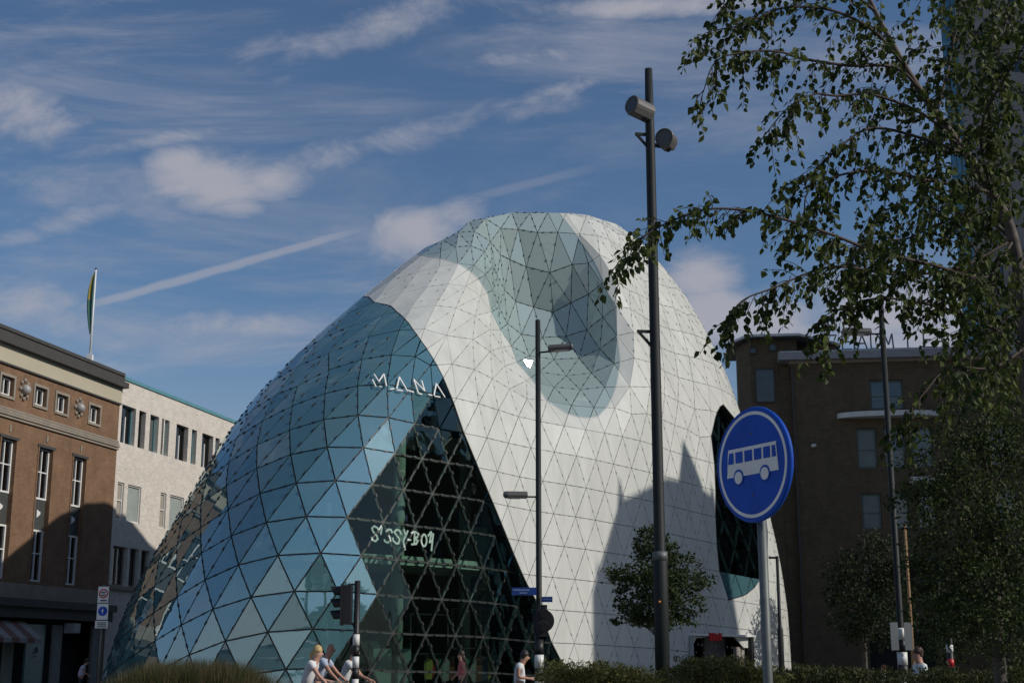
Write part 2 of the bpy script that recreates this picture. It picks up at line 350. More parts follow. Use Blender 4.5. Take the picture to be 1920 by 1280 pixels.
# ------------------------------------------------------------------ the domed building: surface
POLE=np.array([3.6,67.5,21.9])
gd=lambda d:46+(d-46)*0.72
CV=lambda *t:[np.array(PX(a[0],a[1],gd(a[2]))) for a in t]
CX=lambda *t:[np.array((a[0],gd(a[1]),a[2]*.92)) for a in t]
# px, py, depth at stations up each meridian; last number = how many rows the lattice drops there
cols=[
 (CV((520,1331,46),(530,1150,46),(545,1000,46.2),(600,850,47.3),(690,720,49.6),(745,640,52.4),(785,570,56.2),(836,488,61),(902,435,65.8),(973,399,70)),0),
 (CV((745,1320,48.2),(745,1150,48.2),(750,1000,48.6),(765,850,49.6),(788,730,51.6),(805,650,54.2),(820,585,57),(840,530,59.6),(877,454,64),(942,418,67.5),(999,396,70)),0.05),
 (CV((840,1315,50.5),(838,1150,50.5),(835,1000,50.8),(836,850,51.5),(842,750,52.8),(847,660,55),(852,590,57.3),(862,530,59.8),(888,458,63.6),(946,421,67.4),(1005,394,70.1)),0.08),
 (CV((930,1310,53),(925,1150,53),(918,1000,53.2),(910,850,53.7),(905,750,54.6),(906,680,56.1),(906,610,58.2),(900,555,60.2),(902,508,62.2),(920,465,65),(962,428,67.6),(1012,388,70.2)),0.12),
 (CV((985,1308,55.2),(982,1150,55.2),(978,1000,55.4),(974,850,56),(968,770,57.2),(962,700,60.8),(957,645,65.6),(956,585,68.7),(959,530,69.0),(970,484,67.6),(992,446,67.4),(1022,387,70.2)),0.2),
 (CV((1065,1302,58),(1065,1150,58),(1065,1000,58.2),(1065,850,58.8),(1064,795,59.3),(1062,735,62.6),(1056,672,67.2),(1050,605,69.3),(1046,548,69.5),(1043,500,68.6),(1040,452,67.8),(1040,387,70.2)),0.25),
 (CV((1140,1296,61),(1140,1150,61),(1140,1000,61.2),(1140,860,61.6),(1138,790,62.2),(1135,735,64.3),(1128,667,67.6),(1117,595,69.1),(1103,530,69.4),(1092,484,68.9),(1079,440,68.8),(1066,389,70.6)),0.3),
 (CV((1172,1295,62.3),(1172,1150,62.3),(1172,1000,62.5),(1171,870,63),(1168,785,63.5),(1163,705,64.9),(1155,620,66.6),(1139,545,67.7),(1117,480,68.4),(1096,427,69.6),(1082,390,71.3)),0.33),
 (CV((1200,1293,63.3),(1200,1150,63.3),(1200,1000,63.6),(1200,880,64),(1196,780,64.6),(1188,690,65.4),(1172,610,66.6),(1150,530,67.9),(1130,465,69),(1110,420,70.5),(1096,391,72)),0.35),
 (CV((1275,1289,66.8),(1275,1150,66.8),(1273,1000,67),(1268,880,67.4),(1258,780,68.1),(1242,690,69),(1222,610,70),(1197,530,71),(1173,470,72),(1150,425,73),(1130,404,74)),0.45),
 (CV((1350,1287,71.5),(1352,1150,71.5),(1350,1000,71.6),(1342,880,71.8),(1328,780,72.2),(1308,690,72.8),(1280,610,73.4),(1248,538,74),(1215,480,74.5),(1185,443,75),(1160,416,75.5)),0.55),
 (CV((1474,1280,78),(1466,1130,78),(1442,980,77.8),(1412,860,77.4),(1378,750,77),(1340,660,76.5),(1300,580,76),(1254,507,75.5),(1212,457,75.5),(1172,424,75.7)),0.8),
 (CX((13.6,88,0),(13.2,87.5,6),(12,86,12),(10.5,83.5,18),(7.5,80,22)),0.8),
 (CX((8,97,0),(7.5,96,6),(6.5,92.5,13),(5.5,87,19),(4.5,81,22.5)),0.8),
 (CX((-6,95,0),(-5.5,94,6),(-3.5,90,13),(-1,85,18.5),(1.5,80,22.2)),1),
 (CX((-15.4,70,0),(-13.5,70.5,6),(-10.6,72,12.5),(-5,77,18),(0,76,22)),1.8),
 (CV((194,1303,52.6),(264,1100,52.2),(333,970,52.4),(401,860,53.0),(456,775,53.8),(522,700,55.2),(604,619,57.6),(691,550,60.6),(790,457,64.4),(868,411,67.2),(950,396,70)),2.1),
 (CV((295,1321,48),(333,1150,48),(388,1000,48.3),(458,850,49.3),(555,720,52),(645,627,55),(725,555,58.6),(812,468,63),(884,419,66.6),(960,400,70)),0.95),
 (CV((402,1327,46.4),(422,1150,46.4),(458,1000,46.8),(525,850,48.1),(620,720,50.8),(692,630,53.9),(755,560,57.6),(828,476,62),(895,422,66.2),(968,400,70)),0.3),
]
KZ=9; DZ=1.23
def catmull(pts,n=24):
    p=np.array(pts); p=np.vstack([2*p[0]-p[1],p,2*p[-1]-p[-2]])
    out=[]
    for i in range(1,len(p)-2):
        # centripetal
        p0,p1,p2,p3=p[i-1:i+3]
        t0=0;t1=t0+np.linalg.norm(p1-p0)**.5;t2=t1+np.linalg.norm(p2-p1)**.5;t3=t2+np.linalg.norm(p3-p2)**.5
        for t in np.linspace(t1,t2,n,endpoint=False):
            A1=(t1-t)/(t1-t0)*p0+(t-t0)/(t1-t0)*p1;A2=(t2-t)/(t2-t1)*p1+(t-t1)/(t2-t1)*p2;A3=(t3-t)/(t3-t2)*p2+(t-t2)/(t3-t2)*p3
            B1=(t2-t)/(t2-t0)*A1+(t-t0)/(t2-t0)*A2;B2=(t3-t)/(t3-t1)*A2+(t-t1)/(t3-t1)*A3
            out.append((t2-t)/(t2-t1)*B1+(t-t1)/(t2-t1)*B2)
    out.append(p[-2]); return np.array(out)
KR=21
def meridian(col):
    pts,drop=col
    c=catmull(list(pts)+[POLE]); d0=c[1]-c[0]; c=np.vstack([c[0]-d0/d0[2]*4.0,c]); z=c[:,2]
    i8=int(np.argmax(z>=0.1+KZ*DZ))
    s=np.r_[0,np.cumsum(np.linalg.norm(np.diff(c,axis=0),axis=1))]
    f=(0.1+KZ*DZ-z[i8-1])/(z[i8]-z[i8-1]); s8=s[i8-1]+f*(s[i8]-s[i8-1])
    row=[]
    for k in range(KR+1):
        t=k-drop*np.clip((20-k)/12.0,0,1)
        if t<=KZ: sv=np.interp(0.1+t*DZ,z[:i8+1],s[:i8+1])
        else: sv=s8+(s[-1]-s8)*(t-KZ)/(KR-KZ)
        row.append([np.interp(sv,s,c[:,a]) for a in range(3)])
    return np.array(row)
MER=np.array([meridian(c) for c in cols])
ref=MER[:,6]; NC=len(cols)
seg=np.linalg.norm(np.roll(ref,-1,0)-ref,axis=1); UU=np.r_[0,np.cumsum(seg)]; UL=UU[-1]
def pspline(u,y,UL,q):
    """periodic cubic spline; u (n), y (n,3)"""
    n=len(u); h=np.diff(np.r_[u,u[0]+UL]); A=np.zeros((n,n)); b=np.zeros((n,y.shape[1]))
    for i in range(n):
        hm=h[i-1]; hp=h[i]
        A[i,(i-1)%n]+=hm; A[i,i]+=2*(hm+hp); A[i,(i+1)%n]+=hp
        b[i]=6*((y[(i+1)%n]-y[i])/hp-(y[i]-y[i-1])/hm)
    m=np.linalg.solve(A,b); q=np.mod(q-u[0],UL)+u[0]
    i=np.searchsorted(u,q,side='right')-1; j=(i+1)%n; hh=h[i][:,None]
    a=(u[i]+h[i]-q)[:,None]/hh; c=1-a
    return a*y[i]+c*y[j]+((a**3-a)*m[i]+(c**3-c)*m[j])*hh**2/6
def ring(k,q): return pspline(UU[:-1],MER[:,k],UL,np.asarray(q,float))
NP=74
QA=UU[6]
def warp(k):
    """uniform vertex coordinate w -> spline coordinate q for ring k"""
    q=QA+np.linspace(0,UL,600); R=ring(k,q); s=np.r_[0,np.cumsum(np.linalg.norm(np.diff(R,axis=0),axis=1))]
    b=np.clip((k-7)/8.0,0,1); b=.7+.25*b*b*(3-2*b)
    w=QA+(1-b)*(q-QA)+b*s*UL/s[-1]
    return w,q,s[-1]
def build(phase=0.0):
    verts=[];rings=[]
    cnt=NP
    for k in range(KR):
        w,qq,per=warp(k)
        while per/cnt<(1.12 if k<14 else 0.86) and cnt>20: cnt=int(cnt*0.8)
        off=phase+(0.5*UL/cnt if k%2 else 0)
        q=off+np.arange(cnt)*UL/cnt
        qs=np.interp(np.mod(q-QA,UL)+QA,w,qq)
        idx=list(range(len(verts),len(verts)+cnt)); verts+=list(ring(k,qs)); rings.append((idx,q))
    verts.append(POLE); pole=len(verts)-1
    tris=[]
    for k in range(KR-1):
        (a,qa),(b,qb)=rings[k],rings[k+1]
        na,nb=len(a),len(b); i=j=0
        # start: align j so that qb[j0] just after qa[0]
        j0=0
        while i<na or j<nb:
            xa=qa[0]+ (i+1)*UL/na; xb=qb[0]+(j+1)*UL/nb
            if j>=nb or (i<na and xa<=xb):
                tris.append((a[i%na],a[(i+1)%na],b[j%nb])); i+=1
            else:
                tris.append((a[i%na],b[(j+1)%nb],b[j%nb])); j+=1
    a,_=rings[-1]
    for i in range(len(a)): tris.append((a[i],a[(i+1)%len(a)],pole))
    return np.array(verts),tris,rings

def fair(V_, T_, rings, it=8):
    """even out ripples of the lattice without shrinking it (Taubin), foot ring and summit fixed"""
    nb = [set() for _ in range(len(V_))]
    for a, b, c in T_: nb[a] |= {b, c}; nb[b] |= {a, c}; nb[c] |= {a, b}
    nb = [list(x) for x in nb]; w = np.zeros(len(V_))
    for k, (idx, _) in enumerate(rings):
        for i in idx: w[i] = 0.0 if k == 0 else (0.6 if k < 8 else 1.0)
    V_ = V_.copy()
    for _ in range(it):
        for lam in (0.5, -0.53):
            L_ = np.array([V_[n].mean(0) for n in nb]) - V_; V_ = V_ + L_ * lam * w[:, None]
    return V_
BV, BT, _rings = build(1.1)
BV = fair(BV, BT, _rings)
BT = np.array(BT); TA, TB, TC = BV[BT[:, 0]], BV[BT[:, 1]], BV[BT[:, 2]]
BN = np.cross(TB - TA, TC - TA); BN /= np.linalg.norm(BN, axis=1)[:, None] + 1e-12
CAMP = np.array([0, 0, CAMZ])
def hit(px, py):
    """point and normal of the dome's surface in the direction of a place in the photograph"""
    d = np.array(PX(px, py, 1.0)) - CAMP; e1 = TB - TA; e2 = TC - TA; h = np.cross(d, e2); a = (e1 * h).sum(1)
    f = 1 / np.where(abs(a) < 1e-12, 1e-12, a); s = CAMP - TA; u = f * (s * h).sum(1); q = np.cross(s, e1); w = f * (d * q).sum(1); t = f * (e2 * q).sum(1)
    m = (u >= -1e-5) & (w >= -1e-5) & (u + w <= 1 + 1e-5) & (t > 0)
    if not m.any(): return None, None
    i = np.where(m)[0][np.argmin(t[m])]; return Vector(CAMP + d * t[i]), Vector(BN[i])
def sdf(poly, q):
    """signed distance in the chart: positive inside"""
    P_ = np.array(poly, float); best = 1e18; ins = False; n = len(P_)
    for i in range(n):
        a, b = P_[i], P_[(i + 1) % n]; e = b - a; w = q - a
        t = min(1, max(0, np.dot(w, e) / (np.dot(e, e) + 1e-12))); best = min(best, np.hypot(*(w - e * t)))
        if (a[1] > q[1]) != (b[1] > q[1]) and q[0] < (b[0] - a[0]) * (q[1] - a[1]) / (b[1] - a[1]) + a[0]: ins = not ins
    return best if ins else -best
R_NOSE = [(691, 560), (720, 566), (742, 580), (765, 605), (790, 640), (812, 672), (828, 700), (848, 748), (872, 812), (900, 885), (935, 968), (972, 1060), (1010, 1142), (1052, 1236), (1095, 1335),
          (1095, 1600), (-200, 1600), (-200, 480), (560, 480), (655, 545)]
_vp = to_px(BV)
def row_vertex(k, px):
    ids = [i for i in _rings[k][0] if BV[i][1] < 58]; return tuple(_vp[min(ids, key=lambda i: abs(_vp[i][0] - px))])
# dark reflection put into the shop panes' material; lattice lines bound it left
R_DIM = [row_vertex(k, x) for k, x in ((10, 850), (9, 815), (8, 780), (7, 738), (6, 697), (5, 655), (4, 665), (3, 700), (2, 660), (1, 618), (0, 585))] + [(560, 1600), (1200, 1600), (1100, 1330), (1000, 1000), (900, 700)]
R_TOP = [(740, 462), (800, 481), (850, 490), (888, 512), (912, 545), (928, 590), (948, 640), (978, 688), (1008, 725), (1038, 757), (1070, 780), (1104, 787), (1130, 778), (1150, 745), (1161, 700), (1165, 650),
         (1158, 600), (1142, 548), (1122, 502), (1100, 465), (1072, 428), (1046, 396), (1038, 330), (740, 330)]
R_SIDE = [(1345, 745), (1356, 752), (1374, 780), (1395, 830), (1415, 890), (1430, 950), (1438, 1010), (1434, 1060), (1422, 1093), (1400, 1118), (1376, 1127), (1356, 1110), (1345, 1065), (1343, 1000), (1344, 955), (1340, 900), (1337, 800)]
R_DOOR = [(1293, 1187), (1408, 1197), (1409, 1500), (1293, 1500)]
def clip(poly, vals, sign):
    out = []; cut = []
    n = len(poly)
    for i in range(n):
        a, b = poly[i], poly[(i + 1) % n]; va, vb = vals[i] * sign, vals[(i + 1) % n] * sign
        if va >= 0: out.append(a)
        if (va > 0 and vb < 0) or (va < 0 and vb > 0):
            t = va / (va - vb); c = a + (b - a) * t; out.append(c); cut.append(c)
    return (out if len(out) >= 3 else None), cut
def parea(q): return 0.5 * abs(sum(q[i][0] * q[(i + 1) % len(q)][1] - q[(i + 1) % len(q)][0] * q[i][1] for i in range(len(q))))
pieces = {'white': [], 'coat': [], 'clear': [], 'top': [], 'side': []}; trims = []; edge_kinds = {}
VPX = to_px(BV)
def vsnap(v, tol=7.0): return 0.0 if abs(v) < tol else v
val_cache = {}
def vals_for(name, poly, ids):
    r = []
    for i in ids:
        k = (name, int(i))
        if k not in val_cache: val_cache[k] = vsnap(sdf(poly, VPX[i]), 9.0 if name == 'clear' else 5.0)
        r.append(val_cache[k])
    return r
def split(plist, name, poly, newkind, fromkind):
    res = []
    for (pts, ids, kd) in plist:
        if kd != fromkind: res.append((pts, ids, kd)); continue
        if ids is not None: vals = vals_for(name, poly, ids)
        else: vals = [vsnap(sdf(poly, q), 1.0) for q in to_px(np.array(pts))]
        if all(v <= 0 for v in vals) and any(v < 0 for v in vals): res.append((pts, ids, kd)); continue
        if all(v >= 0 for v in vals):
            if all(v == 0 for v in vals):
                c = to_px(np.mean(pts, axis=0)); res.append((pts, ids, newkind if sdf(poly, c) > 0 else kd)); continue
            res.append((pts, ids, newkind)); continue
        a, cut = clip(pts, vals, 1); b, _ = clip(pts, vals, -1)
        if a: res.append((a, None, newkind))
        if b: res.append((b, None, kd))
        zero = [pts[i] for i, v in enumerate(vals) if v == 0]
        cc = cut + zero
        if len(cc) >= 2: trims.append((cc[0], cc[1], newkind))
    return res
for ti, tri in enumerate(BT):
    pts = [BV[i] for i in tri]; n = BN[ti]; cen = np.mean(pts, axis=0)
    if max(p[2] for p in pts) < 0.02: continue
    facing = np.dot(n, CAMP - cen) > 0
    pl = [(pts, list(tri), 'white')]
    if facing:
        pl = split(pl, 'nose', R_NOSE, 'coat', 'white'); pl = split(pl, 'clear', R_DIM, 'clear', 'coat')
        pl = split(pl, 'top', R_TOP, 'top', 'white'); pl = split(pl, 'side', R_SIDE, 'side', 'white'); pl = split(pl, 'door', R_DOOR, 'door', 'white')
    elif cen[0] < -7.5 and cen[2] < 13: pl = [(pts, list(tri), 'coat')]
    for (pp, ids, kd) in pl:
        if kd == 'door': continue
        if kd == 'side' and to_px(np.mean(pp, axis=0))[1] > 1080: kd = 'coat'  # mirror glass stands in for lower panes tilted to reflect the sky
        pieces[kd].append((pp, n, parea(to_px(np.array(pp))) if facing else 0.0))
    ks = set(k for _, _, k in pl)
    for a, b in ((0, 1), (1, 2), (2, 0)): edge_kinds.setdefault((min(tri[a], tri[b]), max(tri[a], tri[b])), set()).update(ks)
VNORM = np.zeros_like(BV)
for ti, tri in enumerate(BT):
    for i in tri: VNORM[i] += BN[ti]
VNORM /= np.linalg.norm(VNORM, axis=1)[:, None] + 1e-9

dome = empty('domed_building', (0, 60, 0), 'huge curved dome building of white and blue glass triangular panels', 'building')
def inset(pp, n, gap):
    """shrink a convex polygon by gap inside its plane"""
    n = Vector(n); P3 = [Vector(p) for p in pp]; m = len(P3); out = []
    for i in range(m):
        a, b, c = P3[i - 1], P3[i], P3[(i + 1) % m]
        d1 = (b - a).normalized(); d2 = (c - b).normalized(); n1 = n.cross(d1); n2 = n.cross(d2)
        s_ = 1 + n1.dot(n2)
        out.append(b + (n1 + n2) * (gap / max(s_, 0.35)))
    return out
def ok_poly(q, n):
    a = Vector((0, 0, 0))
    for i in range(1, len(q) - 1): a += (q[i] - q[0]).cross(q[i + 1] - q[0])
    return a.dot(Vector(n)) > 0.008
def emit(kind, name, material, gap, thick, jitter, limit=300, off=0.0):
    lst = sorted(pieces[kind], key=lambda t: -t[2]); rest = MB(); made = 0
    for (pp, n, ar) in lst:
        # a panel is a thin slab; drop doubled corners first
        q = []
        for p in pp:
            p = Vector(p)
            if not q or (p - q[-1]).length > 0.02: q.append(p)
        if len(q) > 2 and (q[0] - q[-1]).length < 0.02: q.pop()
        if len(q) < 3: continue
        g = inset(q, n, gap)
        if not ok_poly(g, n): continue
        N_ = Vector(n); jit = [random.uniform(-jitter, jitter) for _ in g]
        top = [p + N_ * (off + j) for p, j in zip(g, jit)]
        one = made < limit and ar > 0
        mb = MB() if one else rest
        mb.prism([p - N_ * thick for p in top], N_ * thick)
        if one: mb.build(name, material, dome); made += 1
    if rest.v: rest.build(name + 's_beyond', material, dome, kind='stuff')
emit('white', 'wall_panel', M['white_panel'], 0.0115, 0.05, 0.004)
emit('coat', 'glass_pane', M['coat'], 0.026, 0.03, 0.004)
emit('clear', 'shop_pane', M['clear'], 0.03, 0.03, 0.006)
emit('top', 'roof_pane', M['teal'], 0.018, 0.03, 0.004)
emit('side', 'side_pane', M['clear'], 0.03, 0.03, 0.010, off=-0.25)
# added small pane, turned to mirror the sun as a glint
_c = [np.mean(p, axis=0) for p, n, ar in pieces['top'] if ar > 0]; _k = int(np.argmin([np.hypot(*(to_px(c) - np.array([996, 684]))) for c in _c])); gc = Vector(_c[_k]); gnrm = Vector([n for p, n, ar in pieces['top'] if ar > 0][_k])
hn = (TOSUN + (Vector(CAMP) - gc).normalized()).normalized(); gc = gc + (Vector(CAMP) - gc).normalized() * 0.45
gu = hn.cross(Vector((0, 0, 1))).normalized(); gv = gu.cross(hn)
mb = MB(); mb.prism([gc + gu * math.cos(t) * 0.28 + gv * math.sin(t) * 0.28 - hn * 0.03 for t in (0.5, 0.5 + 2.09, 0.5 + 4.19)], hn * 0.03); mb.build('sun_glint_pane', M['teal'], dome)
# backing sheet behind the white panels
bk = MB()
for (pp, n, ar) in pieces['white']:
    N_ = Vector(n); bk.add([Vector(p) - N_ * 0.075 for p in pp], [tuple(range(len(pp)))])
bk.build('backing_sheet', M['backing'], dome)
bk = MB()
for (pp, n, ar) in pieces['side']: pass
# steel bars under the joints of the glass, clamps on them, small clips on the white joints
bars = []; clamps = MB(); clips = MB(); spokes = MB()
for (a, b), ks in edge_kinds.items():
    pa, pb = Vector(BV[a]), Vector(BV[b])
    if max(pa.z, pb.z) < 0: continue
    na = Vector(VNORM[a]); nb = Vector(VNORM[b]); nn = (na + nb).normalized(); t = (pb - pa).normalized()
    facing = nn.dot(Vector(CAMP) - pa) > -2
    glassy = ks - {'white', 'door'}
    if glassy and not (ks == {'white'}):
        w = 0.055 if 'top' in glassy else 0.085
        if ks <= {'coat', 'clear', 'top'}:
            l = np.hypot(*(to_px(np.array(pb)) - to_px(np.array(pa)))) if facing else 0
            bars.append((l, pa - nn * 0.105, pb - nn * 0.105, w, nn))
        if ks <= {'coat', 'clear', 'top'} and facing:
            for f in (0.3, 0.7):
                c = pa.lerp(pb, f); s_ = 0.045 if 'top' in glassy else 0.058
                clamps.bar(c - t * s_ * 1.1 + nn * 0.012, c + t * s_ * 1.1 + nn * 0.012, s_ * 0.85, 0.032, nn)
    elif facing:
        for f in (0.28, 0.72):
            c = pa.lerp(pb, f); clips.bar(c - t * 0.055 + nn * 0.004, c + t * 0.055 + nn * 0.004, 0.04, 0.03, nn)
bars.sort(key=lambda t: -t[0]); rest = MB()
for i, (l, p, q, w, nn) in enumerate(bars):
    mb = MB() if i < 300 and l > 0 else rest
    mb.bar(p, q, w, 0.10, nn)
    if i < 300 and l > 0: mb.build('steel_bar', M['steel'], dome)
rest.build('steel_bars_beyond', M['steel'], dome, kind='stuff')
clamps.build('glass_clamps', M['clamp'], dome, kind='stuff')
clips.build('panel_clips', mat('clip_grey', (0.32, 0.31, 0.29), 0.5), dome, kind='stuff')
trm = MB(); trl = MB()
for a, b, kd in trims:
    a = Vector(a); b = Vector(b)
    if (a - b).length < 0.03 or kd in ('door',): continue
    cen = (a + b) / 2; i = int(np.argmin(np.linalg.norm((TA + TB + TC) / 3 - np.array(cen), axis=1))); nn = Vector(BN[i])
    (trl if kd == 'top' else trm).bar(a - nn * 0.03, b - nn * 0.03, 0.035 if kd != 'top' else 0.06, 0.08, nn)
trm.build('edge_trim', M['steel'], dome, kind='stuff'); trl.build('roof_edge_trim', mat('trim_grey', (0.42, 0.45, 0.44), 0.5), dome, kind='stuff')

# interior: floors, core, columns
def surf_at(u, z):
    """point of the surface on meridian u at height z (outer side)"""
    R = np.array([ring(k, np.array([u]))[0] for k in range(0, KR, 1)])
    i = int(np.argmax(R[:, 2] > z)); f = (z - R[i - 1, 2]) / (R[i, 2] - R[i - 1, 2]); return R[i - 1] * (1 - f) + R[i] * f
def contour(z, ins, n=44):
    pts = [Vector(surf_at(u, z)) for u in np.linspace(0, UL, n, endpoint=False)]
    out = []
    for i, p in enumerate(pts):
        t = (pts[(i + 1) % n] - pts[i - 1]).normalized(); nrm = Vector((t.y, -t.x, 0)); out.append(p - nrm * ins)
    return out
area2 = lambda q: sum(q[i].x * q[(i + 1) % len(q)].y - q[(i + 1) % len(q)].x * q[i].y for i in range(len(q)))
def floor_slab(z, th, ins, nm):
    c = contour(z, ins)
    if abs(area2(c)) > abs(area2(contour(z, 0))): c = contour(z, -ins)
    MB().prism([p - Vector((0, 0, th)) for p in c], (0, 0, th)).build(nm, M['slab'], dome)
floor_slab(5.22, 0.32, 1.2, 'floor_slab'); floor_slab(10.2, 0.4, 2.6, 'floor_slab')
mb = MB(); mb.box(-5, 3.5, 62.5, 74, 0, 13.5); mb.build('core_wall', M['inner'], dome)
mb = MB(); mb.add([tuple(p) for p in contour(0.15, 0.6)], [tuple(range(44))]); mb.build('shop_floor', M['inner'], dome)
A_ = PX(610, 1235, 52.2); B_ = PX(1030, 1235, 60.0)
mb = MB(); mb.hexa([(A_.x, A_.y, 0.1), (B_.x, B_.y, 0.1), (B_.x, B_.y + .2, 0.1), (A_.x, A_.y + .2, 0.1), (A_.x, A_.y, 8.6), (B_.x, B_.y, 12.5), (B_.x, B_.y + .2, 12.5), (A_.x, A_.y + .2, 8.6)]); mb.build('blackout_sheet', mat('blackout_dark', (0.022, 0.03, 0.028), 0.7), dome)  # added sheet that darkens the view through the shop panes
for (px, d) in ((742, 51.5), (600, 50.5), (470, 51.5), (870, 54.5), (365, 55.0), (680, 56.0), (540, 57.0)):
    p = PX(px, 1235, d); mb = MB(); mb.tube([(p.x, p.y, 0), (p.x, p.y, 10.5 if 690 < px < 900 else 7.2)], 0.24, 14); mb.build('column', M['inner_col'], dome, True)
# shop fittings seen through the dark glass
fit = MB()
for (a, b, c, d, dep) in ((900, 952, 1140, 1232, 54.2), (962, 1040, 1140, 1215, 55.5), (770, 840, 1150, 1225, 53.0), (848, 893, 1140, 1215, 53.6)):
    q = [PX(a, c, dep), PX(b, c + 2, dep), PX(b, d, dep), PX(a, d, dep)]
    for i in range(4): fit.bar(q[i], q[(i + 1) % 4], 0.05, 0.05, (0, 1, 0))
fit.build('window_frame', M['galv'], dome)
mb = MB(); q = [PX(700, 1215, 51.3), PX(770, 1215, 51.3), PX(770, 1320, 51.3), PX(700, 1320, 51.3)]; mb.prism(q, (0, 0.08, 0)); mb.build('display_panel', mat('display_pale', (0.5, 0.62, 0.55)), dome)
mb = MB(); q = [PX(868, 985, 53.6), PX(912, 990, 54.4), PX(930, 1060, 54.6), PX(872, 1052, 53.6)]; mb.prism(q, (0.03, 0.06, 0)); mb.build('display_panel', mat('display_pale2', (0.42, 0.52, 0.44)), dome)
gcols = [(0.55, 0.5, 0.12), (0.45, 0.06, 0.1), (0.1, 0.3, 0.2), (0.5, 0.5, 0.48), (0.25, 0.1, 0.06), (0.08, 0.1, 0.2)]
for r_i, (pxa, pxb, dep) in enumerate(((798, 850, 52.8), (868, 925, 54.0), (722, 770, 52.2))):
    A = PX(pxa, 1235, dep); B = PX(pxb, 1235, dep + 0.6); A.z = B.z = 1.75
    where = ('left', 'right', 'middle')[(r_i + 0) % 3]
    rail = empty('clothes_rail', ((A.x + B.x) / 2, A.y, 0.15), ['metal clothes rail with coloured garments behind the dark glass, middle of three', 'metal clothes rail behind the walking woman inside the dark glass', 'metal clothes rail inside the dark glass right of the striped traffic light pole'][r_i], 'clothes rail', 'clothes rails inside the shop')
    mb = MB(); mb.tube([(A.x, A.y, 0.15), A, B, (B.x, B.y, 0.15)], 0.02, 6); mb.build('rail', M['galv'], rail)
    for k in range(5):
        p = A.lerp(B, (k + 0.5) / 5); h = random.uniform(0.7, 0.95); w = 0.16
        mb = MB(); pr = [(p.x - 0.03, p.y, p.z - 0.04), (p.x + 0.03, p.y, p.z - 0.04), (p.x + w, p.y, p.z - 0.14), (p.x + w * .85, p.y, p.z - h), (p.x - w * .85, p.y, p.z - h), (p.x - w, p.y, p.z - 0.14)]
        mb.prism(pr, (0, 0.09, 0)); mb.build('garment', mat('garment_%d' % (k + r_i), gcols[(k + r_i * 2) % 6], 0.9), rail)

# lettering
def stroke_mesh(strokes, place, width, depth, outn):
    mb = MB()
    for st in strokes:
        pts = [place(*p) for p in st]
        for a, b in zip(pts, pts[1:]):
            if (b - a).length < 1e-3: continue
            e = (b - a).normalized() * width * 0.3; mb.bar(a - e, b + e, width, depth, outn)
    return mb
def on_glass(zx, zy):
    p, n = hit(680 + zx / 11.29, 680 + zy / 11.29); return p + n * 0.10
_, nm_ = hit(765, 720)
for st in ([[(205, 400), (275, 545)], [(240, 290), (340, 440), (445, 285)], [(450, 290), (482, 522)]], [[(745, 335), (685, 575)], [(755, 355), (912, 622)]], [[(1045, 388), (1135, 655)], [(1045, 385), (1252, 602)], [(1210, 408), (1272, 622)]], [[(1522, 470), (1472, 712)], [(1530, 480), (1702, 748)]],
           [[(355, 545), (402, 553)]], [[(550, 588), (630, 578)]], [[(700, 605), (815, 622)]], [[(935, 618), (1035, 645)]], [[(1145, 675), (1215, 687)]], [[(1355, 695), (1425, 710)]], [[(1490, 730), (1600, 752)]]):
    stroke_mesh(st, on_glass, 0.05, 0.03, nm_).build('sign_letter', M['sign_white'], dome)
def in_shop(zx, zy):
    p, n = hit(670 + zx / 10.667, 960 + zy / 10.667); d = (p - Vector(CAMP)).normalized(); return p + d * 0.055
def ell(cx, cy, rx, ry, n=14): return [(cx + rx * math.cos(2 * math.pi * i / n), cy + ry * math.sin(2 * math.pi * i / n)) for i in range(n + 1)]
_, nm2 = hit(755, 1010)
for st in ([[(425, 385), (400, 310), (340, 275), (290, 320), (318, 390), (385, 465), (408, 535), (360, 578), (292, 545), (285, 500)]], [[(440, 345), (475, 280), (490, 310), (468, 435)]],
           [[(692, 405), (668, 348), (615, 342), (575, 385), (605, 445), (652, 505), (660, 570), (608, 606), (548, 575), (540, 548)]],
           [[(868, 430), (838, 362), (780, 346), (736, 392), (785, 465), (838, 535), (825, 615), (775, 626), (712, 565), (705, 515)]],
           [[(930, 350), (962, 470), (1005, 370)], [(962, 470), (915, 565), (925, 640), (950, 745)]], [[(1000, 545), (1062, 550)]],
           [[(1075, 412), (1150, 385), (1216, 432), (1200, 492), (1132, 520)], [(1142, 392), (1136, 632)], [(1132, 520), (1206, 565), (1172, 632), (1082, 640)]],
           [ell(1330, 560, 52, 118)], [[(1412, 470), (1470, 392), (1478, 420), (1440, 600), (1490, 570)], [(1515, 430), (1498, 560), (1478, 762)]]):
    stroke_mesh(st, in_shop, 0.07, 0.03, nm2).build('sign_letter', mat('brush_letter', (0.85, 0.86, 0.82), 0.6), dome)

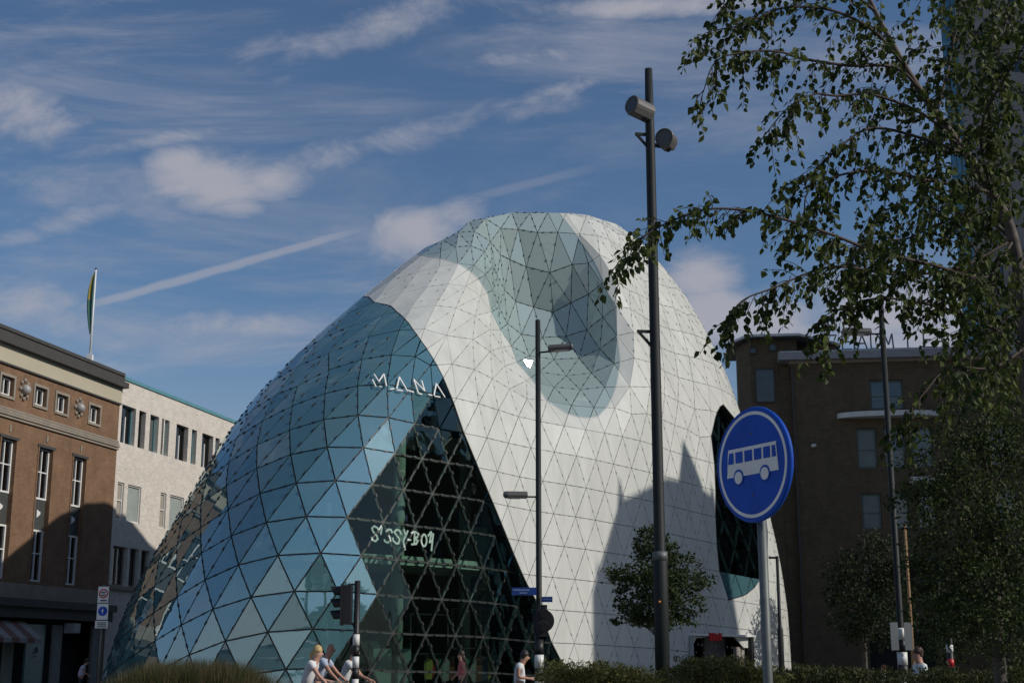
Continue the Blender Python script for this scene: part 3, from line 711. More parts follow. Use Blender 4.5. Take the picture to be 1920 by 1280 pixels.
# side entrance cut into the white wall
c_tl, n_d = hit(1293, 1187); c_tr, _ = hit(1408, 1197)
ex = (c_tr - c_tl); ex.z = 0; wdt = ex.length; ex.normalize(); en = Vector((ex.y, -ex.x, 0)); ztop = (c_tl.z + c_tr.z) / 2
fr = lambda s_, z, o=0.0: Vector((c_tl.x, c_tl.y, 0)) + ex * s_ + en * o + Vector((0, 0, z))
mb = MB(); mb.fbox(fr, -0.1, wdt + 0.1, 0, ztop + 0.1, -3.2, -3.0); mb.build('entrance_back', M['dark_in'], dome)
mb = MB(); mb.fbox(fr, -0.12, 0.12, 0, ztop, -3.0, 0.12); mb.build('entrance_jamb', mat('jamb_grey', (0.32, 0.34, 0.34)), dome)
mb = MB(); mb.fbox(fr, wdt - 0.2, wdt + 0.06, 0, ztop, -3.0, 0.12); mb.build('entrance_jamb', M['black'], dome)
mb = MB(); mb.fbox(fr, -0.1, wdt + 0.1, ztop, ztop + 0.09, -3.0, 0.22); mb.build('entrance_lintel', M['white_paint'], dome)
mb = MB(); mb.fbox(fr, wdt * 0.46, wdt * 0.80, 0, ztop - 0.02, -0.9, -0.75); mb.build('entrance_door', mat('door_grey', (0.10, 0.095, 0.1)), dome)
mb = MB(); mb.fbox(fr, wdt * 0.80, wdt * 0.955, 0, ztop - 0.45, -0.35, -0.2); mb.build('entrance_panel', mat('panel_tan', (0.30, 0.27, 0.23)), dome)
for k in range(4):
    mb = MB(); a_ = wdt * (0.225 + 0.05 * k); mb.fbox(fr, a_, a_ + wdt * 0.042, ztop - 0.22 + 0.03 * (k % 2), ztop + 0.13 - 0.04 * (k == 2), 0.24, 0.30); mb.build('sign_letter', M['sign_red'], dome)

# ------------------------------------------------------------------ buildings
def wall_holes(mb, fr, s0, s1, z0, z1, holes, o0, o1):
    """wall slab with rectangular openings, as butted boxes"""
    zs = sorted({z0, z1, *[max(z0, min(z1, h[k])) for h in holes for k in (2, 3)]})
    for za, zb in zip(zs, zs[1:]):
        if zb - za < 1e-4: continue
        zm = (za + zb) / 2; cuts = sorted([(h[0], h[1]) for h in holes if h[2] < zm < h[3]]); x = s0
        for a, b in cuts:
            if a > x: mb.fbox(fr, x, min(a, s1), za, zb, o0, o1)
            x = max(x, b)
        if x < s1: mb.fbox(fr, x, s1, za, zb, o0, o1)
def window(parent, fr, s0, s1, z0, z1, framem, depth=0.22, fw=0.07, mull=(), trans=(), panem=None, sill=None):
    """window part: dark room box and pane, with frame and glazing bars as sub-parts"""
    mb = MB(); mb.fbox(fr, s0 + 0.003, s1 - 0.003, z0 + 0.003, z1 - 0.003, -depth - 0.05, -depth - 0.03); w = mb.build('window', panem or M['pane'], parent)
    mb = MB(); d0, d1 = -depth - 0.03, -depth + 0.05
    mb.fbox(fr, s0, s0 + fw, z0, z1, d0, d1); mb.fbox(fr, s1 - fw, s1, z0, z1, d0, d1); mb.fbox(fr, s0 + fw, s1 - fw, z0, z0 + fw, d0, d1); mb.fbox(fr, s0 + fw, s1 - fw, z1 - fw, z1, d0, d1)
    if framem: mb.build('frame', framem, w)
    if mull or trans:
        mb = MB()
        for m in mull: mb.fbox(fr, m - 0.03, m + 0.03, z0 + fw, z1 - fw, d0, d1 - 0.01)
        for z in trans: mb.fbox(fr, s0 + fw, s1 - fw, z - 0.025, z + 0.025, d0, d1 - 0.015)
        mb.build('glazing_bar', framem, w)
    if sill: mb = MB(); mb.fbox(fr, s0 - 0.06, s1 + 0.06, z0 - 0.09, z0, -depth, 0.07); mb.build('sill', sill, w)
    return w
LANG = math.radians(12.8); LO = PX(228, 705, 70.0); LO.z = 0
LF = frame(LO, LANG)
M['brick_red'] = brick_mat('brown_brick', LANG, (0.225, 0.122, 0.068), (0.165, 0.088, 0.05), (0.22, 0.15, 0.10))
M['brick_white'] = brick_mat('pale_brick', LANG, (0.70, 0.635, 0.565), (0.58, 0.525, 0.465), (0.60, 0.55, 0.49), 0.26, 0.10, 0.10)
M['cream'] = mat('cream_band', (0.45, 0.40, 0.295), 0.8, var=0.06, scale=0.6)
M['gutter'] = mat('gutter_dark', (0.055, 0.052, 0.048), 0.7)
M['spandrel'] = mat('spandrel_dark', (0.055, 0.06, 0.058), 0.6)
M['stone'] = mat('grey_stone', (0.27, 0.23, 0.185), 0.85, var=0.2, scale=1.5)
M['tealm'] = mat('teal_coping', (0.10, 0.26, 0.30), 0.5)

# brown brick corner building on the left
bl = empty('brick_building', LF(-4, 0, 0), 'brown brick building with tall white-framed windows at the left edge', 'building')
tall = [(-9.55 + 3.03 * k) for k in (-3, -2, -1, 0, 1, 2)]
holes = []
for c in tall:
    holes += [(c - 0.68, c + 0.68, 5.08, 11.15)]
small = []
for c in tall:
    pass
small = [(-7.35, 0), (-5.5, 0), (-2.45, 0), (-10.05, 0), (-13.2, 0), (-15.0, 0)]
for c, _ in small: holes.append((c - 0.5, c + 0.5, 13.0, 13.85))
holes.append((-19, -0.6, -0.5, 3.45))
mb = MB(); wall_holes(mb, LF, -20, 0.0, 0, 14.42, holes, -0.5, 0.0); mb.build('wall', M['brick_red'], bl)
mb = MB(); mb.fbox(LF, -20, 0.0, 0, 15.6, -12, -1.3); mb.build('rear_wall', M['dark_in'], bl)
mb = MB(); mb.fbox(LF, -20, 0.04, 14.42, 15.22, -0.5, 0.06); mb.build('cream_band', M['cream'], bl)
mb = MB(); mb.fbox(LF, -20, 0.03, 14.34, 14.42, -0.4, 0.10); mb.build('band_moulding', M['gutter'], bl)
mb = MB(); mb.fbox(LF, -20, 0.22, 15.22, 15.50, -0.5, 0.34); mb.fbox(LF, -20, 0.20, 15.50, 15.84, -0.5, 0.10); mb.build('gutter', M['gutter'], bl)
mb = MB(); mb.fbox(LF, -20, 0.1, 15.84, 16.0, -12.3, 0.16); mb.build('roof', M['gutter'], bl)
for zb_, h_, o_ in ((12.02, 0.09, 0.10), (12.14, 0.10, 0.16), (12.27, 0.10, 0.11), (12.40, 0.08, 0.07)):
    mb = MB(); mb.fbox(LF, -20, 0.02, zb_, zb_ + h_, 0.0, o_); mb.build('string_course', M['stone'], bl)
for c in tall:
    for (z0, z1, tz) in ((8.80, 11.15, 10.05), (5.08, 7.42, 6.35)):
        window(bl, LF, c - 0.58, c + 0.58, z0, z1, M['white_paint'], 0.22, 0.085, (c,), (tz,), sill=None)
    mb = MB(); mb.fbox(LF, c - 0.66, c + 0.66, 7.44, 8.78, -0.32, -0.20); sp_ = mb.build('spandrel', M['spandrel'], bl)
    mb = MB(); q = [LF(c - 0.14, 7.95, -0.19), LF(c - 0.14, 8.33, -0.19), LF(c + 0.16, 8.22, -0.19), LF(c + 0.12, 8.12, -0.19)]; mb.prism(q, LF(0, 0, 0.05) - LF(0, 0, 0)); mb.build('badge', M['white_paint'], sp_)
    mb = MB(); mb.fbox(LF, c - 0.74, c + 0.74, 11.15, 11.28, -0.2, 0.05); mb.build('window_head', M['gutter'], bl)
    for sg in (-1, 1):
        mb = MB(); mb.fbox(LF, c + sg * 0.63 - 0.045, c + sg * 0.63 + 0.045, 5.0, 11.15, -0.3, 0.03); mb.build('jamb_moulding', M['brick_red'], bl)
    mb = MB(); mb.fbox(LF, c - 0.06, c + 0.06, 11.45, 11.75, 0, 0.04); mb.build('keystone', M['stone'], bl)
for c, _ in small:
    window(bl, LF, c - 0.46, c + 0.46, 13.04, 13.81, M['white_paint'], 0.2, 0.07, (c,))
    mb = MB(); a, b = c - 0.62, c + 0.62
    mb.fbox(LF, a, c - 0.5, 12.88, 13.97, 0, 0.05); mb.fbox(LF, c + 0.5, b, 12.88, 13.97, 0, 0.05); mb.fbox(LF, c - 0.5, c + 0.5, 13.85, 13.97, 0, 0.05); mb.fbox(LF, c - 0.5, c + 0.5, 12.88, 13.0, 0, 0.07); mb.build('window_surround', M['stone'], bl)
for c in (-8.72, -3.98, -11.6):
    p = LF(c, 13.5, 0.10); mb = MB(); mb.ball(p, 0.24, 12, 8); mb.build('medallion', M['lamp_grey'] if False else mat('medallion_grey', (0.36, 0.35, 0.33), 0.4), bl, True)
    mb = MB()
    for k in range(8):
        a = 2 * math.pi * k / 8; mb.ball(LF(c + 0.33 * math.cos(a), 13.5 + 0.42 * math.sin(a), 0.03), 0.10, 6, 5)
    mb.build('wreath', M['stone'], bl, True)
mb = MB(); mb.fbox(LF, -20, 0.02, 4.25, 4.92, 0, 0.10); mb.build('fascia', M['stone'], bl)
mb = MB(); mb.fbox(LF, -20, 0.05, 3.92, 4.25, 0, 0.55); mb.fbox(LF, -20, 0.02, 3.45, 3.92, 0, 0.35); mb.build('shop_cornice', M['gutter'], bl)
# shopfront
mb = MB(); mb.fbox(LF, -19, -0.6, 0, 3.45, -1.3, -1.1); mb.build('shop_back', M['dark_in'], bl)
for (a, b, m_, d_) in ((-6.62, -5.1, mat('teal_glass_door', (0.11, 0.20, 0.19), 0.25), -0.2), (-4.75, -4.0, mat('pier_grey', (0.22, 0.215, 0.2), 0.8), 0.02), (-8.6, -7.9, mat('pier_grey2', (0.24, 0.25, 0.21), 0.8), 0.0), (-1.15, -0.6, mat('pier_grey3', (0.2, 0.2, 0.19), 0.8), 0.0)):
    mb = MB(); mb.fbox(LF, a, b, 0, 3.2, d_ - 0.12, d_); mb.build('shop_pier', m_, bl)
mb = MB()
for a, b in (((-5.95, 2.0), (-5.75, 2.2)), ((-5.75, 2.2), (-5.7, 1.95)), ((-6.05, 1.9), (-5.65, 2.05)), ((-6.1, 1.75), (-5.75, 1.82))): mb.bar(LF(a[0], a[1], -0.19), LF(b[0], b[1], -0.19), 0.05, 0.02, (0, 0, 1))
mb.build('door_logo', M['black'], bl)
mb = MB(); mb.fbox(LF, -3.95, -3.35, 2.85, 3.3, 0.05, 0.55); mb.build('hanging_sign', mat('hang_grey', (0.3, 0.31, 0.29)), bl)
# scallop awning
mb = MB(); mb.cur = 0
for k in range(7):
    a = -11.5 + k * 0.6; mb.cur = k % 2
    mb.add([LF(a, 3.3, 0.02), LF(a + 0.6, 3.3, 0.02), LF(a + 0.6, 2.55, 1.0), LF(a, 2.55, 1.0), LF(a + 0.6, 2.35, 1.0), LF(a, 2.35, 1.0)], [(0, 1, 2, 3), (3, 2, 4, 5)])
mb.add([LF(-7.3, 3.3, 0.02), LF(-7.3, 2.35, 0.02), LF(-7.3, 2.35, 1.0), LF(-7.3, 2.55, 1.0)], [(0, 1, 2, 3)])
mb.build('shop_awning', [mat('awning_white', (0.30, 0.28, 0.26), 0.9), mat('awning_red', (0.19, 0.10, 0.08), 0.9)], bl)

# flagpole and flag on its roof
fp = LF(-2.2, 15.99, -0.6)
fl = empty('flagpole', fp, 'white flagpole with a limp green and yellow flag on the brick building', 'flagpole')
mb = MB(); mb.tube([fp, fp + Vector((0, 0, 5.0))], [0.055, 0.04], 10); mb.build('pole', M['white_paint'], fl, True)
mb = MB(); mb.ball(fp + Vector((0, 0, 5.02)), (0.075, 0.075, 0.04), 8, 5); mb.build('cap', M['black'], fl)
mb = MB(); mb.box(fp.x - 0.14, fp.x + 0.14, fp.y - 0.14, fp.y + 0.14, fp.z, fp.z + 0.55); mb.box(fp.x - 0.22, fp.x - 0.14, fp.y - 0.1, fp.y + 0.1, fp.z, fp.z + 0.4); mb.build('pole_foot', M['white_paint'], fl)
mb = MB(); n1, n2 = 26, 9; idx = {}
for i in range(n1):
    t = i / (n1 - 1); z = 4.85 - 3.15 * t; wd = (0.06 + 0.31 * math.sin(math.pi * min(1, t * 0.95) ** 0.8)) * (1 if t < 0.93 else 0.75)
    for j in range(n2):
        u = j / (n2 - 1); idx[i, j] = len(mb.v); mb.v.append(tuple(fp + Vector((-0.05 - wd * u * 0.8, -0.06 * math.sin(u * 9 + t * 2) * (0.4 + u), z - 0.12 * u))))
for i in range(n1 - 1):
    for j in range(n2 - 1): mb.f.append((idx[i, j], idx[i + 1, j], idx[i + 1, j + 1], idx[i, j + 1])); mb.m.append(1 if (i < 11 and j >= 3) else 0)
fo = mb.build('flag', [mat('flag_green', (0.04, 0.13, 0.10), 0.8), mat('flag_gold', (0.28, 0.22, 0.05), 0.8)], fl, True)
so = fo.modifiers.new('thick', 'SOLIDIFY'); so.thickness = 0.008

# pale brick building behind it
bw = empty('pale_brick_building', LF(8, 0, 0), 'pale brick building with teal roof edge left of the dome', 'building')
r1 = [(0.3, 1.8, 1.05), (2.15, 2.9, None), (3.4, 4.4, None), (4.75, 4.98, None), (5.1, 5.65, None), (6.5, 8.0, 7.25), (8.45, 9.1, None), (9.8, 11.3, 10.55), (11.6, 12.2, None), (13.0, 14.4, None), (15.2, 16.0, None)]
r2 = [(0.36, 1.03), (1.42, 2.87), (5.07, 5.76), (6.2, 7.9), (9.8, 10.5), (10.9, 12.5)]
r3 = [(0.3, 1.8), (2.07, 3.05), (3.3, 4.2), (5.1, 6.6), (7.0, 8.0)]
holes = [(a, b, 12.48, 14.45) for a, b, _ in r1] + [(a, b, 8.55, 10.46) for a, b in r2] + [(a, b, 5.28, 7.24) for a, b in r3]
mb = MB(); wall_holes(mb, LF, 0.003, 24, 0, 15.72, holes, -0.5, -0.02); mb.build('wall', M['brick_white'], bw)
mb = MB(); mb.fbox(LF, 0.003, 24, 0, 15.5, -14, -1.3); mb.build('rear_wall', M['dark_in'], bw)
mb = MB(); mb.fbox(LF, 0.25, 24.1, 15.72, 15.90, -0.6, 0.05); mb.build('coping', M['tealm'], bw)
mb = MB(); mb.fbox(LF, 0.1, 24, 15.5, 15.70, -14, -0.5); mb.build('roof', M['gutter'], bw)
M['blue_blind'] = mat('dark_blind', (0.10, 0.105, 0.10), 0.6); M['pale_blind'] = mat('pale_blind', (0.30, 0.33, 0.30), 0.35); M['tan_blind'] = mat('tan_blind', (0.34, 0.30, 0.25), 0.6)
for k, (a, b, mu) in enumerate(r1):
    w_ = window(bw, LF, a + 0.02, b - 0.02, 12.5, 14.43, M['tealm'] if k % 2 == 0 else M['gutter'], 0.30, 0.05, (), (), panem=M['blue_blind'] if k in (2, 4) else None)
    if mu:
        mb = MB(); mb.fbox(LF, mu - 0.04, mu + 0.04, 12.5, 13.9, -0.27, -0.2); mb.build('mullion', M['white_paint'], w_)
for k, (a, b) in enumerate(r2): window(bw, LF, a + 0.02, b - 0.02, 8.57, 10.44, M['white_paint'], 0.14, 0.05, (), (9.55,) if k % 2 == 0 else (), panem=M['tan_blind'] if k % 2 == 0 else M['pale_blind'])
for k, (a, b) in enumerate(r3): window(bw, LF, a + 0.02, b - 0.02, 5.3, 7.22, M['stone'], 0.25, 0.06, ((a + b) / 2,) if k == 0 else ())
mb = MB(); mb.fbox(LF, 0.003, 9, 5.08, 5.26, -0.02, 0.12); mb.build('sill_band', M['stone'], bw)
mb = MB(); mb.fbox(LF, 14.3, 14.7, 15.9, 16.9, -3, -2.6); mb.fbox(LF, 14.0, 14.9, 15.9, 16.2, -3.2, -2.4); mb.build('roof_vent', M['gutter'], bw)

# dark brick building with a higher corner tower on the right
RANG = math.radians(97); RO = PX(1477, 1235, 88.0); RO.z = 0
_rf = frame(RO, RANG)
RF = lambda s_, z, o=0.0: _rf(s_, z, -o) if False else _rf(s_, z, o)
# out of the wall must face the camera: check the sign once
if (RF(0, 0, 1) - RF(0, 0, 0)).y > 0: RF = lambda s_, z, o=0.0: _rf(s_, z, -o)
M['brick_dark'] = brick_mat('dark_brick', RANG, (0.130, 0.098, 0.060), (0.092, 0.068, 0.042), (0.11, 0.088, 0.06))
br = empty('corner_building', RF(10, 0, 0), 'dark brick building with flat overhanging eaves behind the bus sign', 'building')
holes = [(5.92, 8.0, 17.2, 19.1), (4.9, 6.15, 13.45, 15.98), (6.6, 7.9, 13.45, 15.98), (8.3, 9.6, 13.45, 15.98), (5.0, 6.2, 9.6, 11.85), (6.7, 7.9, 9.6, 11.85), (8.4, 9.6, 9.6, 11.85), (5.0, 9.6, 5.2, 7.8), (13, 14.6, 13.4, 16), (13, 14.6, 9.6, 11.85), (5, 10, 0, 3.2)]
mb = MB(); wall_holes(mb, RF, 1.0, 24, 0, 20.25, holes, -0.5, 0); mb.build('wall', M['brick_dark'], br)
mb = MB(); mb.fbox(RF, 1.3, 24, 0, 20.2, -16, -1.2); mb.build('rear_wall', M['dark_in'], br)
mb = MB(); mb.fbox(RF, 0.2, 24.6, 20.42, 20.92, -16, 0.75); mb.build('eaves', mat('eaves_grey', (0.26, 0.26, 0.27), 0.7), br)
mb = MB(); mb.fbox(RF, 0.9, 24.6, 20.25, 20.42, -16, 0.25); mb.build('frieze', M['stone'], br)
mb = MB(); mb.fbox(RF, 0.3, 24.5, 20.92, 21.0, -16, 0.6); mb.build('roof_edge', M['white_paint'], br)
mb = MB(); mb.fbox(RF, 0.0, 1.0, 0, 20.25, -3, -0.6); mb.build('recessed_wall', M['brick_dark'], br)
for k, (a, b, z0, z1) in enumerate(holes[:-1]):
    window(br, RF, a + 0.02, b - 0.02, z0 + 0.02, z1 - 0.02, mat('frame_green_%d' % k, (0.10, 0.13, 0.12), 0.6), 0.2, 0.09, ((a + b) / 2,) if b - a > 1.8 else (), ((z0 + z1) / 2 - 0.1,), panem=mat('pale_glass_%d' % k, (0.12, 0.155, 0.14), 0.25) if k in (1, 4) else None)
mb = MB(); q = []
for k in range(13):
    a = math.pi * k / 12; q.append(RF(7.06 - 3.3 * math.cos(a), 16.62, 0.02 + 1.05 * math.sin(a)))
mb.prism(q, (0, 0, 0.32)); mb.build('balcony_canopy', mat('canopy_white', (0.6, 0.6, 0.58), 0.6), br)
mb = MB(); mb.fbox(RF, 8.0, 9.4, 12.3, 12.75, 0.02, 0.9); mb.build('window_awning', mat('awning_pale', (0.5, 0.5, 0.48), 0.8), br)
mb = MB(); mb.fbox(RF, 1.0, 1.12, 3, 20, 0.002, 0.10); mb.build('downpipe', M['gutter'], br)
mb = MB(); mb.ball(RF(2.2, 14.9, 0.15), (0.18, 0.3, 0.12), 8, 6); mb.build('wall_lamp', M['white_paint'], br)
# roof letters
def letter(strokes, s0, w, h=0.95, z0=21.08):
    mb = MB(); mb2 = strokes
    for st in strokes:
        pts = [RF(s0 + x * w, z0 + y * h, 0.35) for x, y in st]
        for a, b in zip(pts, pts[1:]): mb.bar(a, b, 0.085, 0.08, RF(0, 0, 1) - RF(0, 0, 0))
    mb.build('sign_letter', M['galv'], br)
LT = {'F': [[(0, 0), (0, 1), (1, 1)], [(0, .52), (.8, .52)]], 'E': [[(1, 0), (0, 0), (0, 1), (1, 1)], [(0, .52), (.8, .52)]], 'T': [[(0, 1), (1, 1)], [(.5, 0), (.5, 1)]], 'A': [[(0, 0), (.5, 1), (1, 0)], [(.2, .38), (.8, .38)]],
      'D': [[(0, 0), (0, 1), (.55, 1), (.9, .8), (1, .5), (.9, .2), (.55, 0), (0, 0)]], 'M': [[(0, 0), (.1, 1), (.5, .25), (.9, 1), (1, 0)]]}
for ch, s_ in (('F', 3.35), ('E', 4.3), ('T', 4.75), ('A', 5.25), ('D', 6.1), ('M', 6.9), ('T', 8.1), ('E', 9.4), ('A', 10.1)): letter(LT[ch], s_, 0.6)
mb = MB(); mb.fbox(RF, 3.2, 11.0, 21.02, 21.07, 0.25, 0.45); mb.build('sign_rail', M['galv'], br)
# tower
mb = MB(); oc = [(-2.3, -2.4), (-1.55, -0.55), (0.15, -0.55), (1.5, -0.9), (1.9, -4.5), (-2.3, -4.5)]
mb.prism([RF(a, 0, b) for a, b in oc], (0, 0, 22.05)); mb.build('tower', M['brick_dark'], br)
mb = MB(); oc2 = [(-2.95, -2.2), (-1.75, 0.2), (1.55, 0.2), (4.6, -3.2), (4.6, -7), (-2.95, -7)]
mb.prism([RF(a, 22.12, b) for a, b in oc2], (0, 0, 0.16)); mb.build('tower_eaves', mat('tower_roof', (0.55, 0.55, 0.54), 0.6), br)
mb = MB(); mb.prism([RF(a, 22.05, b) for a, b in oc2], (0, 0, 0.066)); mb.build('tower_soffit', M['gutter'], br)
mb = MB(); mb.fbox(RF, 1.3, 4.2, 18, 22.04, -6.8, -2.9); mb.build('tower_annexe', M['brick_red'], br)
for a, b, z0, z1 in ((-1.2, -0.1, 17.95, 20.05), (-0.25, 0.1, 21.35, 21.7), (-1.5, -1.2, 21.2, 21.5)):
    mb = MB(); mb.fbox(RF, a, b, z0, z1, -0.56, -0.50); w_ = mb.build('window', M['pane'], br)
    mb = MB(); mb.fbox(RF, a - 0.08, b + 0.08, z0 - 0.08, z0, -0.56, -0.44); mb.fbox(RF, a - 0.08, b + 0.08, z1, z1 + 0.08, -0.56, -0.44); mb.fbox(RF, a - 0.08, a, z0, z1, -0.56, -0.44); mb.fbox(RF, b, b + 0.08, z0, z1, -0.56, -0.44); mb.build('frame', M['gutter'], w_)
for k in range(3):
    mb = MB(); p = RF(2.0 + 0.75 * k, 21.5, -2.9); mb.fbox(RF, 1.75 + 0.8 * k, 2.05 + 0.8 * k, 21.3, 21.65, -2.9, -2.86); mb.build('window', M['black'], br)

# tall concrete tower with glazed corner, far right
tb = empty('tower_block', (42, 118, 0), 'tall grey concrete tower with glazed corner strip behind the birch', 'building')
TO = PX(1812, 300, 115.0); TO.z = 0; TF = frame(TO, math.radians(108))
if (TF(0, 0, 1) - TF(0, 0, 0)).y > 0: _tf = TF; TF = lambda s_, z, o=0.0: _tf(s_, z, -o)
holes = [(1.4 + 3.2 * i, 2.3 + 3.2 * i, 24 + 3.1 * j, 25.3 + 3.1 * j) for i in range(4) for j in range(13)]
mb = MB(); wall_holes(mb, TF, 0.0, 16, 0, 66, holes, -0.5, 0); mb.build('wall', M['concrete'], tb)
mb = MB(); mb.fbox(TF, 0.3, 16, 0, 66, -16, -1.0); mb.build('rear_wall', M['dark_in'], tb)
for (a, b, z0, z1) in holes: window(tb, TF, a + .02, b - .02, z0 + .02, z1 - .02, M['gutter'], 0.15, 0.06)
for j in range(21):
    mb = MB(); mb.fbox(TF, -1.25, 0.0, 3.1 * j, 3.1 * j + 2.75, -0.6, -0.5); p_ = mb.build('corner_pane', glass_mat('tower_glass', (0.2, 0.3, 0.32), 0.25, 1.5, 0.03, (0.6, 0.95, 1.0)) if j == 0 else bpy.data.materials['tower_glass'], tb)
    mb = MB(); mb.fbox(TF, -1.3, 0.0, 3.1 * j + 2.75, 3.1 * j + 3.1, -0.65, -0.42); mb.build('spandrel', M['tealm'], tb)
    mb = MB(); mb.fbox(TF, -0.85, -0.78, 3.1 * j, 3.1 * j + 2.75, -0.5, -0.42); mb.fbox(TF, -0.4, -0.33, 3.1 * j, 3.1 * j + 2.75, -0.5, -0.42); mb.build('mullion', M['gutter'], p_)
mb = MB(); mb.fbox(TF, -1.2, 0.29, 0, 65, -12, -1.0); mb.build('core', M['dark_in'], tb)

# out of view: the church with its shadow, and blocks added for shade
M['brick_far'] = mat('far_brick', (0.17, 0.11, 0.075), 0.9, var=0.2); M['roof_far'] = mat('far_slate', (0.06, 0.06, 0.065), 0.8)
hv = Vector((math.cos(SUN_AZ), -math.sin(SUN_AZ), 0)); ev = Vector((math.sin(SUN_AZ), math.cos(SUN_AZ), 0))
CQ = Vector((6.15, 59.6, 0)) + hv * 32
CF = lambda l, z, o=0.0: CQ + ev * l + hv * (-o) + Vector((0, 0, z))   # o out towards the dome
ch = empty('church', CF(1, 0, -6), 'brick church with steep gable and slim spire beyond the right edge', 'church')
mb = MB()
g = [(-4.4, 0), (7.2, 0), (7.0, 21.4), (5.3, 27.9), (3.9, 28.7), (1.2, 29.2), (-1.3, 28.8), (-2.3, 28.7), (-4.4, 25.3)]
mb.prism([CF(a, z, 0) for a, z in g], hv * 14); mb.build('nave', M['brick_far'], ch)
for l, w0, zb, zt in ((3.2, 1.25, 28.2, 32.4), (-2.25, 0.3, 28.4, 30.6), (0.35, 0.45, 28.9, 30.6), (-4.0, 0.25, 25.2, 27.4), (5.2, 0.3, 27.4, 29.6), (-1.0, 0.4, 28.5, 29.6)):
    mb = MB(); b_ = [CF(l - w0, zb, -1), CF(l + w0, zb, -1), CF(l + w0, zb, -1 - 2 * w0), CF(l - w0, zb, -1 - 2 * w0)]; ap = CF(l, zt, -1 - w0)
    mid = [p + (Vector((ap.x, ap.y, p.z)) - p) * 0.1 + Vector((0, 0, (zt - zb) * 0.3)) for p in b_]
    mb.add(b_ + mid + [ap], [(0, 1, 5, 4), (1, 2, 6, 5), (2, 3, 7, 6), (3, 0, 4, 7), (4, 5, 8), (5, 6, 8), (6, 7, 8), (7, 4, 8), (3, 2, 1, 0)]); mb.build('spire', M['roof_far'], ch)
for k in range(3):
    mb = MB(); mb.fbox(lambda s_, z, o=0.0: CF(s_, z, o), -2.5 + 3.0 * k, -1.2 + 3.0 * k, 8, 17, 0.002, 0.06); mb.build('window', M['pane'], ch)
def far_block(name, label, x0, x1, y0, y1, h, roof, wm, face):
    r = empty(name, ((x0 + x1) / 2, (y0 + y1) / 2, 0), label, 'building'); mb = MB(); mb.box(x0, x1, y0, y1, 0, h); mb.build('wall', wm, r)
    mb = MB()
    if roof: mb.add([(x0 - .3, y0 - .3, h), (x1 + .3, y0 - .3, h), (x1 + .3, y1 + .3, h), (x0 - .3, y1 + .3, h), (x0, (y0 + y1) / 2, h + roof), (x1, (y0 + y1) / 2, h + roof)], [(0, 1, 5, 4), (2, 3, 4, 5), (1, 2, 5), (3, 0, 4), (3, 2, 1, 0)])
    else: mb.box(x0 - .2, x1 + .2, y0 - .2, y1 + .2, h + 0.01, h + 0.4)
    mb.build('roof', M['roof_far'], r)
    nf = int(h // 3.4); 
    for j in range(nf):
        if face == 'y':
            n = int((x1 - x0) // 3)
            for i in range(n):
                xa = x0 + 1 + i * 3; mb = MB(); mb.box(xa, xa + 1.5, y1 + 0.003, y1 + 0.06, 1 + 3.4 * j, 2.9 + 3.4 * j); mb.build('window', M['pane'], r)
        else:
            n = int((y1 - y0) // 3)
            for i in range(n):
                ya = y0 + 1 + i * 3; mb = MB(); mb.box(x0 - 0.06, x0 - 0.003, ya, ya + 1.5, 1 + 3.4 * j, 2.9 + 3.4 * j); mb.build('window', M['pane'], r)
far_block('shade_block', 'unseen brown block added beyond the right edge to shade the foreground', 22, 40, -24, 12, 13.5, 0, M['brick_far'], 'x')  # added out of view for shade on the foreground
far_block('shade_block_long', 'unseen long concrete block added beyond the right edge to shade the corner building', 59, 73, 59.5, 94, 55, 0, M['concrete'], 'x')  # added out of view so the corner building stands in shade
far_block('shade_block_high', 'unseen high concrete block added behind the long block to shade the tower', 59, 75, 95, 122, 92, 0, M['concrete'], 'x')  # added out of view to keep the concrete tower dim

# ------------------------------------------------------------------ street furniture
def gz(px, d): p = PX(px, 1235, d); return Vector((p.x, p.y, 0.0))
def zat(py, d, px=960): return PX(px, py, d).z
UPZ = Vector((0, 0, 1))
def stripes(root, p, r, z0, z1, step=0.24):
    z = z0; k = 0
    while z < z1 - 1e-3:
        mb = MB(); mb.tube([p + UPZ * z, p + UPZ * min(z1, z + step)], r, 14); mb.build('white_band' if k % 2 == 0 else 'black_band', M['sign_white'] if k % 2 == 0 else M['black'], root, True); z += step; k += 1

# tall camera mast
p = gz(1242, 24.0); ms = empty('camera_mast', p, 'very tall black mast with two floodlights at its top', 'mast')
ztop = zat(130, 24.0, 1221)
mb = MB(); mb.tube([p, p + UPZ * 3.35, p + UPZ * 3.42, p + UPZ * (ztop - 1.2), p + UPZ * ztop], [0.125, 0.125, 0.098, 0.085, 0.07], 20); mb.build('pole', M['pole'], ms, True)
mb = MB(); mb.tube([p + UPZ * 3.30, p + UPZ * 3.45], 0.132, 20); mb.build('collar', M['galv'], ms, True)
mb = MB(); mb.tube([p + UPZ * 0, p + UPZ * 0.5], 0.15, 16); mb.build('base_sleeve', M['pole'], ms, True)
def bracket(z, reach, drop, out=(-1, -0.15, 0)):
    o = Vector(out).normalized(); a = p + UPZ * z; b = a + o * reach
    mb = MB(); mb.bar(a, b + o * 0.02, 0.05, 0.05); mb.bar(b, a - UPZ * drop + o * 0.05, 0.045, 0.045, (0, 1, 0)); mb.build('bracket', M['pole'], ms)
bracket(zat(622, 24.0, 1215), 0.30, 0.28); bracket(zat(253, 24.0, 1205), 0.26, 0.24)
